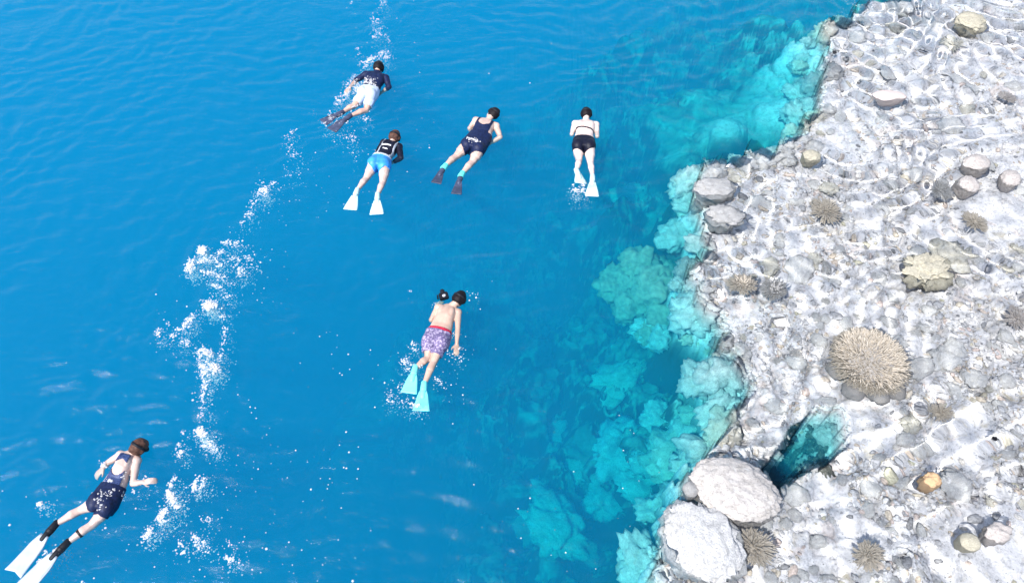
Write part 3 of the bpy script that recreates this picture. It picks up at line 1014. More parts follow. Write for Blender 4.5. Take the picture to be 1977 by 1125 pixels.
def build_person(spec):
    """Body as one continuous skin, from joints read off the photograph; clothes, hair and fins as its children."""
    J = {k: at(v[0], v[1], v[2] - (.008 if k[:3] == 'fin' else .022)) for k, v in spec['joints'].items()}
    bulk = spec.get('bulk', 1.0)
    sw = spec.get('slim', 1.0)
    neck, hipL, hipR = J['neck'], J['hipL'], J['hipR']
    pelvis = (hipL + hipR) / 2
    sh_mid = (J['shL'] + J['shR']) / 2
    Tdir = unit(pelvis - sh_mid)
    up = np.array([0, 0, 1.0])
    right = unit(np.cross(up, Tdir)) * -1
    # person's right is image right when swimming up the picture
    if np.dot(right, J['shR'] - J['shL']) < 0:
        right = -right
    shr = unit(J['shR'] - J['shL'])
    hpr = unit(hipR - hipL)
    shw = np.linalg.norm(J['shR'] - J['shL']) / 2
    hw = spec.get('hipw', .17) * bulk
    upv = unit(np.cross(right, -Tdir))
    if upv[2] < 0:
        upv = -upv
    parts = []
    ww = spec.get('waistw', .135) * bulk
    waist = J.get('waist', (sh_mid + pelvis) / 2)
    crotch = pelvis + Tdir * .09
    secs = [(sh_mid - Tdir * .075, shr, upv, shw * .38, .055), (sh_mid - Tdir * .03, shr, upv, shw * .80, .075 * bulk), (sh_mid + Tdir * .05, shr, upv, shw * .98, .098 * bulk),
            (sh_mid + Tdir * .14, shr, upv, shw * .90, .112 * bulk), ((sh_mid + waist) / 2 + Tdir * .05, shr, upv, (shw * .8 + ww) / 2, .108 * bulk),
            (waist, right, upv, ww, .095 * bulk), ((waist * .5 + pelvis * .5), right, upv, (ww + hw) / 2 * 1.02, .102 * bulk),
            (pelvis - Tdir * .01, hpr, upv, hw, .115 * bulk), (crotch, hpr, upv, hw * .90, .095 * bulk)]
    parts.append(loft(secs))
    # buttocks and shoulder blades
    for s in (-1, 1):
        parts.append(ellipsoid(pelvis + hpr * s * hw * .48 + upv * .045 * bulk + Tdir * .03, (hpr, Tdir, upv), (hw * .50, .115, .085 * bulk)))
        parts.append(ellipsoid(sh_mid + shr * s * shw * .5 + Tdir * .07 + upv * .05, (shr, Tdir, upv), (shw * .33, .10, .055)))
    # head: skull, jaw, nose, ears
    hc = J['head']
    hd = unit(hc - neck)
    fd = spec.get('face', np.array([0, 0, -1.0]))
    fd = unit(np.array(fd, float) - hd * np.dot(fd, hd))
    hr = np.cross(hd, fd)
    parts.append(ellipsoid(hc, (hr, hd, fd), (.078, .108, .098)))
    parts.append(ellipsoid(hc - hd * .055 + fd * .045, (hr, hd, fd), (.056, .062, .055)))
    parts.append(ellipsoid(hc + fd * .105 - hd * .012, (hr, hd, fd), (.014, .024, .022)))
    for s in (-1, 1):
        parts.append(ellipsoid(hc + hr * s * .080 - hd * .01, (hr, hd, fd), (.012, .032, .02)))
    parts.append(seg_tube(hc - hd * .06, .052, sh_mid - Tdir * .02, .066))
    parts.append(seg_tube(J['shL'] * .98 + sh_mid * .02, .062 * bulk, sh_mid, .07))
    parts.append(seg_tube(J['shR'] * .98 + sh_mid * .02, .062 * bulk, sh_mid, .07))
    bones = {'torso': (sh_mid - Tdir * .06, crotch, .11), 'head': (hc + hd * .05, hc - hd * .06, .10)}
    ab = spec.get('arm', 1.0) * bulk ** .7
    lb = spec.get('leg', 1.0) * bulk ** .7
    for s in 'LR':
        sh, el, wr = J['sh' + s], J['el' + s], J['wr' + s]
        parts.append(seg_tube(sh, .056 * ab, sh * .4 + el * .6, .046 * ab))
        parts.append(seg_tube(sh * .4 + el * .6, .046 * ab, el, .038 * ab))
        parts.append(seg_tube(el, .039 * ab, el * .6 + wr * .4, .040 * ab))
        parts.append(seg_tube(el * .6 + wr * .4, .040 * ab, wr, .027 * ab))
        bones['uarm' + s] = (sh, el, .055)
        bones['farm' + s] = (el, wr, .042)
        # the hand: palm, four unequal curled fingers and a thumb off the side
        d = unit(wr - el)
        nrm = unit(np.array([0, 0, -1.0]) - d * np.dot([0, 0, -1.0], d) + 1e-4)
        lat = np.cross(d, nrm) * (1 if s == 'L' else -1)
        bones['hand' + s] = (wr, wr + d * .16, .05)
        for q, (o, ln) in enumerate(((-.030, .062), (-.010, .076), (.010, .080), (.030, .070))):
            kn = wr + d * .088 + lat * o
            parts.append(seg_tube(wr + lat * o * .5, .0165, kn, .0125, 8))
            c = d * .97 + nrm * .22
            a = kn + unit(d * .97 + nrm * .2 + lat * o * 2) * ln * .45
            b = a + unit(d * .88 + nrm * .45 + lat * o * 1.5) * ln * .32
            e = b + unit(d * .7 + nrm * .7) * ln * .25
            parts.append(seg_tube(kn, .0112, a, .0100, 8))
            parts.append(seg_tube(a, .0100, b, .0092, 8))
            parts.append(seg_tube(b, .0092, e, .0080, 8))
        t0 = wr + d * .022 + lat * .024
        t1 = t0 + unit(d * .65 + lat * .7) * .045
        t2 = t1 + unit(d * .9 + lat * .3 + nrm * .2) * .03
        parts.append(seg_tube(t0, .016, t1, .0125, 8))
        parts.append(seg_tube(t1, .0125, t2, .0098, 8))
        hp, kn, an = J['hip' + s], J['kn' + s], J['an' + s]
        o = hp + Tdir * .02
        mid = o * .5 + kn * .5
        parts.append(seg_tube(o, .088 * lb * spec.get('thigh', 1), mid, .076 * lb * spec.get('thigh', 1)))
        parts.append(seg_tube(mid, .076 * lb * spec.get('thigh', 1), kn, .053 * lb))
        cm = kn * .66 + an * .34 + up * .012
        parts.append(seg_tube(kn, .052 * lb, cm, .056 * lb))
        parts.append(seg_tube(cm, .056 * lb, an * .85 + kn * .15, .036 * lb))
        parts.append(seg_tube(an * .85 + kn * .15, .036 * lb, an, .034 * lb))
        tip = J['fin' + s]
        fdv = unit(tip - an)
        parts.append(seg_tube(an, .036, an + fdv * .16 - up * .01, .03))
        bones['thigh' + s] = (hp, kn, .085)
        bones['calf' + s] = (kn, an, .055)
        bones['foot' + s] = (an, an + fdv * .18, .05)
    VV, FF, nb = [], [], 0
    for V, F in parts:
        VV.append(V)
        FF.append(np.array(F) + nb)
        nb += len(V)
    me = mesh_np('tmp', np.concatenate(VV), np.concatenate(FF))
    tmp = bpy.data.objects.new('tmp', me)
    COL.objects.link(tmp)
    md = tmp.modifiers.new('r', 'REMESH')
    md.mode = 'VOXEL'
    md.voxel_size = .0075
    md.use_smooth_shade = True
    sm = tmp.modifiers.new('s', 'SMOOTH')
    sm.iterations = 5
    sm.factor = .5
    dg = bpy.context.evaluated_depsgraph_get()
    body = bpy.data.meshes.new_from_object(tmp.evaluated_get(dg))
    bpy.data.objects.remove(tmp)
    body.name = 'person'
    nv = len(body.vertices)
    P = np.empty(nv * 3, np.float32)
    body.vertices.foreach_get('co', P)
    P = P.reshape(-1, 3).astype(float)
    Nn = np.empty(nv * 3, np.float32)
    body.vertices.foreach_get('normal', Nn)
    Nn = Nn.reshape(-1, 3)
    # nearest bone, place along it, place across the back
    names = list(bones)
    D, T = [], []
    for k in names:
        a, b, r = bones[k]
        d = b - a
        t = ((P - a) @ d) / (d @ d)
        c = a + np.clip(t, 0, 1)[:, None] * d
        q = P - c
        if k == 'torso':
            lat = q @ right
            ver = q @ upv
            along = q @ Tdir
            dist = np.sqrt((lat / (shw * .95)) ** 2 + (ver / .12) ** 2 + (along / .1) ** 2)
        else:
            dist = np.linalg.norm(q, axis=1) / r
        D.append(dist)
        T.append(t)
    D, T = np.array(D), np.array(T)
    bi = D.argmin(0)
    t = T[bi, np.arange(nv)]
    bn = np.array(names)[bi]
    a, b, _ = bones['torso']
    tt = T[names.index('torso')]
    lat = (P - a - np.clip(tt, 0, 1)[:, None] * (b - a)) @ right
    ctx = dict(P=P, b=bn, t=t, tt=tt, lat=lat, shw=shw, hw=hw, up=(Nn @ upv) > 0, hc=hc, hd=hd, fd=fd, hr=hr)
    loc = pelvis.copy()
    loc[2] = 0
    person = link('person', body, spec['skin'], label=spec['label'], cat='person', group=spec.get('group'))
    # origin to the hips
    body.vertices.foreach_set('co', (P - loc).astype(np.float32).ravel())
    body.update()
    person.location = loc
    fv = [np.array(p.vertices) for p in body.polygons]
    quads = all(len(f) == 4 for f in fv)
    Fq = np.array(fv) if quads else None

    def cloth(name, mask, mat, off=.006, wrinkle=0.0, wf=14, label=None):
        if Fq is None:
            raise RuntimeError('not quads')
        keep = Fq[mask[Fq].sum(1) >= 3]
        u, inv = np.unique(keep, return_inverse=True)
        f = inv.reshape(-1, 4)
        v = P[u] - loc
        nn = Nn[u]
        e = np.concatenate([f[:, [0, 1]], f[:, [1, 2]], f[:, [2, 3]], f[:, [3, 0]]])
        key = e[:, 0].astype(np.int64) * len(u) + e[:, 1]
        rev = e[:, 1].astype(np.int64) * len(u) + e[:, 0]
        be = e[~np.isin(key, rev)]
        w = wrinkle * (fbm3(P[u] * wf, 3, 3) - .35) if wrinkle else 0
        outer = v + nn * (off + np.maximum(w, -off * .5) if wrinkle else off)[:, None] if wrinkle else v + nn * off
        # turn the hem in to the skin
        ub, bi_ = np.unique(be, return_inverse=True)
        bi_ = bi_.reshape(be.shape) + len(u)
        inner = v[ub] - nn[ub] * .002
        hem = np.stack([be[:, 1], be[:, 0], bi_[:, 0], bi_[:, 1]], -1)
        o = link(name, mesh_np(name, np.concatenate([outer, inner]), np.concatenate([f, hem])), mat, person)
        if label:
            o['label'] = label
        return o

    for c in spec['clothes'](ctx):
        cloth(*c[:3], **(c[3] if len(c) > 3 else {}))
    # hair: the skull cap of the head, pushed out in wet strands
    rel = P - hc
    hh = (bn == 'head') & ((rel @ fd) < .035 - .03 * np.clip(-(rel @ hd) / .1, -1, 1)) & ((rel @ hd) > -.085)
    cloth('hair', hh, spec.get('hair', M_HAIR), off=.009, wrinkle=.022, wf=24)
    # mask strap round the head and mask over the eyes
    ang = np.linspace(0, 2 * math.pi, 33)[:-1]
    for nm, wdt in (('mask_strap', .015),):
        c0 = hc + hd * .012 - loc
        rows = []
        for o_, s_ in ((.008, -1), (.014, -1), (.014, 1), (.008, 1)):
            for an in ang:
                rows.append(c0 + hr * (.084 + o_) * math.cos(an) + fd * (.102 + o_) * math.sin(an) + hd * wdt * s_)
        f = []
        for q in range(4):
            for k in range(32):
                i0, i1 = q * 32 + k, q * 32 + (k + 1) % 32
                j0, j1 = ((q + 1) % 4) * 32 + k, ((q + 1) % 4) * 32 + (k + 1) % 32
                f.append((i0, i1, j1, j0))
        link(nm, mesh_np(nm, np.array(rows), f), M_BLACKRUB, person)
    mv, mf = ellipsoid(hc + fd * .095 + hd * .02 - loc, (hr, hd, fd), (.072, .042, .032))
    link('dive_mask', mesh_np('dive_mask', mv, np.array(mf)), M_BLACKRUB, person)

    # fins
    fk = spec['fin']
    for s in 'LR':
        an, tip = J['an' + s] - loc, J['fin' + s] - loc
        d = unit(tip - an)
        L = np.linalg.norm(tip - an)
        roll = fk.get('roll' + s, 0.0)
        sd = unit(np.cross(d, up))
        nrm = unit(np.cross(sd, d))
        if nrm[2] < 0:
            nrm = -nrm
        sd, nrm = sd * math.cos(roll) + nrm * math.sin(roll), nrm * math.cos(roll) - sd * math.sin(roll)
        prof = fk['profile']
        ts = np.linspace(0, 1, 15)
        wd = np.interp(ts, [q[0] for q in prof], [q[1] for q in prof])
        t_start = fk.get('start', .30)
        M = 9
        top, bot = [], []
        for i, (q, w) in enumerate(zip(ts, wd)):
            for j in range(M):
                a_ = (j / (M - 1) - .5) * 2
                notch = fk.get('notch', 0) * (1 - abs(a_)) * q ** 6
                c = an + d * (L * (t_start + (1 - t_start) * (q - notch)))
                rib = .010 if j in (0, M - 1) else (.006 if j in (2, 4, 6) else 0)
                h = .012 * (1 - q) + .005 + rib * (1 - .5 * q) - .03 * math.sin(q * 2.2) * fk.get('bend', .4)
                pz = c + sd * a_ * w + nrm * h
                top.append(pz)
                bot.append(c + sd * a_ * w + nrm * (h - .010 - .010 * (1 - q)))
        nt_ = len(top)
        f = []
        for i in range(14):
            for j in range(M - 1):
                a_ = i * M + j
                f += [(a_, a_ + 1, a_ + M + 1, a_ + M), (nt_ + a_ + M, nt_ + a_ + M + 1, nt_ + a_ + 1, nt_ + a_)]
        rim = [i * M for i in range(15)] + [14 * M + j for j in range(1, M)] + [i * M + M - 1 for i in range(13, -1, -1)] + [j for j in range(M - 2, 0, -1)]
        for q in range(len(rim)):
            a_, b_ = rim[q], rim[(q + 1) % len(rim)]
            f.append((a_, b_, nt_ + b_, nt_ + a_))
        fin = link('fin', mesh_np('fin', np.array(top + bot), f), fk['mat'], person)
        if fk.get('finlabel'):
            fin['label'] = fk['finlabel']
        # foot pocket
        Vp, Fp = [], []
        for a0, r0, a1, r1 in ((-.01, .043, .09, .047), (.09, .047, max(.19, L * t_start + .04), .034)):
            v_, f_ = seg_tube(an + d * a0 + nrm * .0, r0, an + d * a1, r1, 14)
            Fp.append(np.array(f_) + sum(len(x) for x in Vp))
            Vp.append(v_)
        link('foot_pocket', mesh_np('foot_pocket', np.concatenate(Vp), np.concatenate(Fp)), fk.get('pocket', fk['mat']), fin)
        if 'cuff' in fk:
            kn = J['kn' + s] - loc
            cdir = unit(kn - an)
            v_, f_ = seg_tube(an + d * .03, .052, an + cdir * .05, .049, 14)
            link('ankle_cuff', mesh_np('ankle_cuff', v_, np.array(f_)), fk['cuff'], person)
    return person, ctx, loc


IN = lambda c, *names: np.isin(c['b'], names)
W_FIN = dict(mat=M_FIN_W, profile=[(0, .045), (.25, .065), (.7, .095), (1, .105)], start=.34)


def cl_rash_light(c):            # dark long-sleeved top over pale shorts
    top = (IN(c, 'torso') & (c['tt'] < .70)) | IN(c, 'uarmL', 'uarmR') | (IN(c, 'farmL', 'farmR') & (c['t'] < .35))
    sh = (IN(c, 'torso') & (c['tt'] >= .66)) | (IN(c, 'thighL', 'thighR') & (c['t'] < .74))
    return [('rash_guard', top, M_NAVY, dict(off=.008, wrinkle=.012)), ('swim_shorts', sh, M_LIGHT, dict(off=.014, wrinkle=.03, wf=11))]


def cl_rash_blue(c):
    top = (IN(c, 'torso') & (c['tt'] < .60)) | IN(c, 'uarmL', 'uarmR', 'farmL', 'farmR')
    hem = IN(c, 'torso') & (c['tt'] >= .59) & (c['tt'] < .66)
    pipe = IN(c, 'torso') & (c['tt'] < .6) & (abs(abs(c['lat']) - c['shw'] * (.80 - .15 * c['tt'])) < .009)
    sh = (IN(c, 'torso') & (c['tt'] >= .645)) | (IN(c, 'thighL', 'thighR') & (c['t'] < .26))
    lg = IN(c, 'torso') & c['up'] & (abs(c['tt'] - .30 + .10 * c['lat']) < .024) & (abs(c['lat'] + .01) < .070)
    lg2 = IN(c, 'torso') & c['up'] & (abs(c['tt'] - .42) < .014) & (abs(c['lat'] + .01) < .042)
    return [('rash_guard', top, M_BLACKSUIT, dict(off=.008, wrinkle=.010)), ('hem', hem, M_GREY, dict(off=.010)), ('piping', pipe, M_GREY, dict(off=.0135)),
            ('swim_shorts', sh, M_BLUE, dict(off=.008, wrinkle=.008)), ('logo', lg, M_WHITE, dict(off=.0145)), ('lettering', lg2, M_WHITE, dict(off=.0145))]


def cl_onepiece(c):              # low scoop back with thin straps, boy-leg cut
    L = abs(c['lat'])
    strap = IN(c, 'torso') & (c['tt'] < .34) & (abs(L - c['shw'] * .62) < .017)
    scoop = .30 - .12 * (L / (c['shw'] * .62)) ** 2
    back = IN(c, 'torso') & (c['tt'] > np.where(c['up'], scoop, .12))
    leg = IN(c, 'thighL', 'thighR') & (c['t'] < .30)
    return [('swimsuit', (back & ((L < c['shw'] * .72) | (c['tt'] > .45))) | strap | leg, M_NAVY, dict(off=.007, wrinkle=.008))]


def cl_bikini(c):
    strap = IN(c, 'torso') & (abs(c['tt'] - .36 - .02 * (c['lat'] / .15)) < .020)
    sh = (IN(c, 'torso') & (c['tt'] >= .635)) | (IN(c, 'thighL', 'thighR') & (c['t'] < .12))
    return [('bikini_strap', strap, M_BLACKSUIT, dict(off=.006)), ('swim_shorts', sh, M_BLACKSUIT, dict(off=.008, wrinkle=.010))]


def cl_patterned(c):
    band = IN(c, 'torso') & (c['tt'] >= .60) & (c['tt'] < .68)
    sh = (IN(c, 'torso') & (c['tt'] >= .675)) | (IN(c, 'thighL', 'thighR') & (c['t'] < .66))
    return [('waistband', band, M_RED, dict(off=.010)), ('swim_shorts', sh, M_PATTERN, dict(off=.018, wrinkle=.035, wf=11))]


def cl_keyhole(c):               # vest-back suit with a round opening, to mid thigh
    L = abs(c['lat'])
    hole = c['up'] & (((c['tt'] - .30) / .135) ** 2 + (c['lat'] / .078) ** 2 < 1)
    suit = IN(c, 'torso') & (c['tt'] > .06) & (L < c['shw'] * (.60 + .9 * np.clip(c['tt'] - .25, 0, 1)))
    up_ = suit & ~hole & (c['tt'] < .60)
    low = (IN(c, 'torso') & (c['tt'] >= .58)) | (IN(c, 'thighL', 'thighR') & (c['t'] < .50))
    kb = IN(c, 'calfR') & ((abs(c['t'] - .03) < .035) | (abs(c['t'] - .50) < .045))
    return [('swimsuit', up_, M_NAVY2, dict(off=.007, wrinkle=.008)), ('swim_shorts', low, M_NAVY, dict(off=.009, wrinkle=.012)), ('leg_strap', kb, M_BLACKRUB, dict(off=.006))]


PEOPLE = [
    dict(label='swimmer in a dark long sleeved top and pale shorts kicking through foam at the top', skin=SKIN['ruddy'], hipw=.17, waistw=.15, clothes=cl_rash_light,
         joints=dict(head=(731, 130, .06), neck=(727, 142, .05), shL=(706, 144, .02), shR=(745, 151, .02), elL=(688, 155, -.02), wrL=(676, 168, -.04), elR=(751, 168, -.02), wrR=(738, 178, -.12),
                     waist=(718, 167, .0), hipL=(703, 181, .02), hipR=(718, 185, .02), knL=(683, 205, -.01), anL=(661, 217, .0), finL=(624, 236, .02), knR=(707, 213, -.03), anR=(676, 224, .01), finR=(640, 251, .02)),
         fin=dict(mat=M_FIN_D, profile=[(0, .045), (.4, .075), (1, .10)], start=.36)),
    dict(label='snorkeler in a black rash guard with white print, blue shorts and white fins', skin=SKIN['pale'], hair=M_HAIR_BR, hipw=.185, waistw=.135, thigh=1.1, clothes=cl_rash_blue,
         joints=dict(head=(762, 264, .06), neck=(757, 275, .04), shL=(741, 276, .0), shR=(770, 284, .0), elL=(730, 292, -.05), wrL=(741, 303, -.16), elR=(774, 305, -.02), wrR=(760, 313, -.12),
                     waist=(740, 300, .0), hipL=(723, 315, .02), hipR=(744, 320, .02), knL=(707, 345, -.01), anL=(690, 367, .0), finL=(676, 404, .03), knR=(739, 353, -.01), anR=(729, 376, .0), finR=(727, 413, .03)),
         fin=W_FIN),
    dict(label='person in a navy one piece swimsuit with turquoise ankle cuffs and dark fins', skin=SKIN['fair'], bulk=1.14, hipw=.185, waistw=.165, thigh=1.12, face=(-.75, .1, -.5), clothes=cl_onepiece,
         joints=dict(head=(953, 219, .07), neck=(944, 229, .05), shL=(919, 233, .01), shR=(958, 244, .01), elL=(907, 248, -.03), wrL=(914, 259, -.15), elR=(966, 265, -.02), wrR=(948, 276, -.09),
                     waist=(929, 261, .0), hipL=(902, 280, .02), hipR=(926, 288, .02), knL=(881, 302, -.01), anL=(857, 323, .0), finL=(842, 353, .01), knR=(912, 313, -.01), anR=(890, 338, .0), finR=(881, 374, .0)),
         fin=dict(mat=M_FIN_D, profile=[(0, .04), (.5, .065), (1, .085)], start=.34, cuff=M_CUFF)),
    dict(label='pale swimmer with a thin black bikini strap, black shorts and white fins', skin=SKIN['white'], hipw=.19, waistw=.15, thigh=1.15, clothes=cl_bikini,
         joints=dict(head=(1132, 220, .06), neck=(1132, 231, .05), shL=(1110, 239, .01), shR=(1151, 241, .01), elL=(1104, 259, -.02), wrL=(1112, 243, -.18), elR=(1153, 263, -.02), wrR=(1150, 246, -.18),
                     waist=(1128, 262, .0), hipL=(1116, 281, .02), hipR=(1138, 282, .02), knL=(1118, 311, -.02), anL=(1113, 329, .01), finL=(1122, 353, .03), knR=(1140, 315, .0), anR=(1144, 341, .0), finR=(1143, 378, .03)),
         fin=dict(W_FIN, rollL=.3)),
    dict(label='bare backed swimmer in violet patterned shorts with red waistband and turquoise fins', skin=SKIN['warm'], hipw=.165, waistw=.15, clothes=cl_patterned,
         joints=dict(head=(887, 576, .07), neck=(878, 590, .05), shL=(846, 594, .01), shR=(884, 603, .01), elL=(833, 617, -.02), wrL=(848, 590, -.16), elR=(884, 634, -.01), wrR=(882, 664, -.01),
                     waist=(853, 630, .0), hipL=(833, 657, .02), hipR=(852, 660, .02), knL=(826, 692, -.02), anL=(802, 710, .02), finL=(789, 758, .03), knR=(837, 699, .0), anR=(819, 741, .0), finR=(813, 792, .02)),
         fin=dict(mat=M_FIN_T, profile=[(0, .045), (.3, .07), (1, .105)], start=.30)),
    dict(label='swimmer in a navy suit with round open back and long pale fins', skin=SKIN['pale'], hair=M_HAIR_BR, hipw=.165, waistw=.13, clothes=cl_keyhole,
         joints=dict(head=(268, 863, .07), neck=(257, 877, .05), shL=(233, 878, .02), shR=(264, 889, .02), elL=(208, 893, -.01), wrL=(200, 902, -.03), elR=(257, 933, -.01), wrR=(276, 930, .0),
                     waist=(226, 927, .0), hipL=(192, 965, .02), hipR=(212, 974, .02), knL=(156, 984, -.01), anL=(108, 1011, .0), finL=(24, 1107, .03), knR=(178, 1013, -.01), anR=(130, 1047, .0), finR=(30, 1150, .02)),
         fin=dict(mat=M_FIN_P, pocket=M_BLACKRUB, profile=[(0, .05), (.25, .085), (.8, .105), (1, .115)], start=.24, notch=.06)),
]
persons = []
for sp in PEOPLE:
    persons.append(build_person(sp))

# small camera held out ahead of the bare backed swimmer
p = at(857, 574, -.03)
cm_ = thing('dive_camera', 'small black camera held out ahead beside the head of the bare backed swimmer', 'camera', (p[0], p[1], .0), .3)
bm = bmesh.new()
bmesh.ops.create_cube(bm, size=1, matrix=Matrix.Diagonal((.13, .10, .08, 1)))
bmesh.ops.bevel(bm, geom=bm.edges[:], offset=.012, segments=3, affect='EDGES')
me = bpy.data.meshes.new('housing')
bm.to_mesh(me)
bm.free()
link('housing', me, M_BLACKRUB, cm_)
v_, f_ = seg_tube((0, .04, 0), .035, (0, .085, 0), .035, 16)
link('lens_port', mesh_np('lens_port', v_, np.array(f_)), M_BLACKRUB, cm_)
v_, f_ = seg_tube((-.085, 0, -.03), .012, (-.085, 0, .05), .012, 10)
link('handle', mesh_np('handle', v_, np.array(f_)), M_BLACKRUB, cm_)
v_, f_ = seg_tube((.0, -.02, .042), .022, (.01, -.02, .043), .02, 10)
link('pale_glint', mesh_np('pale_glint', v_, np.array(f_)), M_GREY, cm_)  # pale grey spot painted in as a glint on the dark housing

# ------------------------------------------------------------------ foam and bubbles
B1 = ICO[1]
BO = (np.array([[1, 0, 0], [-1, 0, 0], [0, 1, 0], [0, -1, 0], [0, 0, 1], [0, 0, -1]], float), np.array([[0, 2, 4], [2, 1, 4], [1, 3, 4], [3, 0, 4], [2, 0, 5], [1, 2, 5], [3, 1, 5], [0, 3, 5]]))


def bubbles(name, pts, rad, z=None, label=None, flat=.6, small=False):
    V0, F0 = BO if small else B1
    pts = np.asarray(pts, float)
    rad = np.asarray(rad, float)
    zz = waves(pts[:, 0], pts[:, 1]) if z is None else np.asarray(z)
    C = np.stack([pts[:, 0], pts[:, 1], zz], -1)
    V = C[:, None, :] + V0[None] * rad[:, None, None] * np.array([1, 1, flat])
    F = F0[None] + (np.arange(len(pts)) * len(V0))[:, None, None]
    return link(name, mesh_np(name, V.reshape(-1, 3), F.reshape(-1, 3)), M_FOAM, kind='stuff', label=label)


fr_ = np.random.default_rng(21)


def streak(x0, y0, x1, y1, w, n, solid):
    """Bubbles along a streak given in picture pixels."""
    t = fr_.random(n)
    n = int(n * .92)
    t = fr_.random(n)
    px = x0 + (x1 - x0) * t + fr_.normal(0, w * .5, n)
    py = y0 + (y1 - y0) * t + fr_.normal(0, w * .42, n)
    pts = np.array([at(a, b, .0)[:2] for a, b in zip(px, py)])
    cl = fbm(pts[:, 0] * 21, pts[:, 1] * 21, 90, 3)
    keep = cl > (.36 + .16 * fr_.random(n) if not solid else .2)
    rad = np.clip(fr_.lognormal(math.log(.0066), .42, n), .003, .017) * (1.2 if solid else 1)
    return pts[keep], rad[keep]


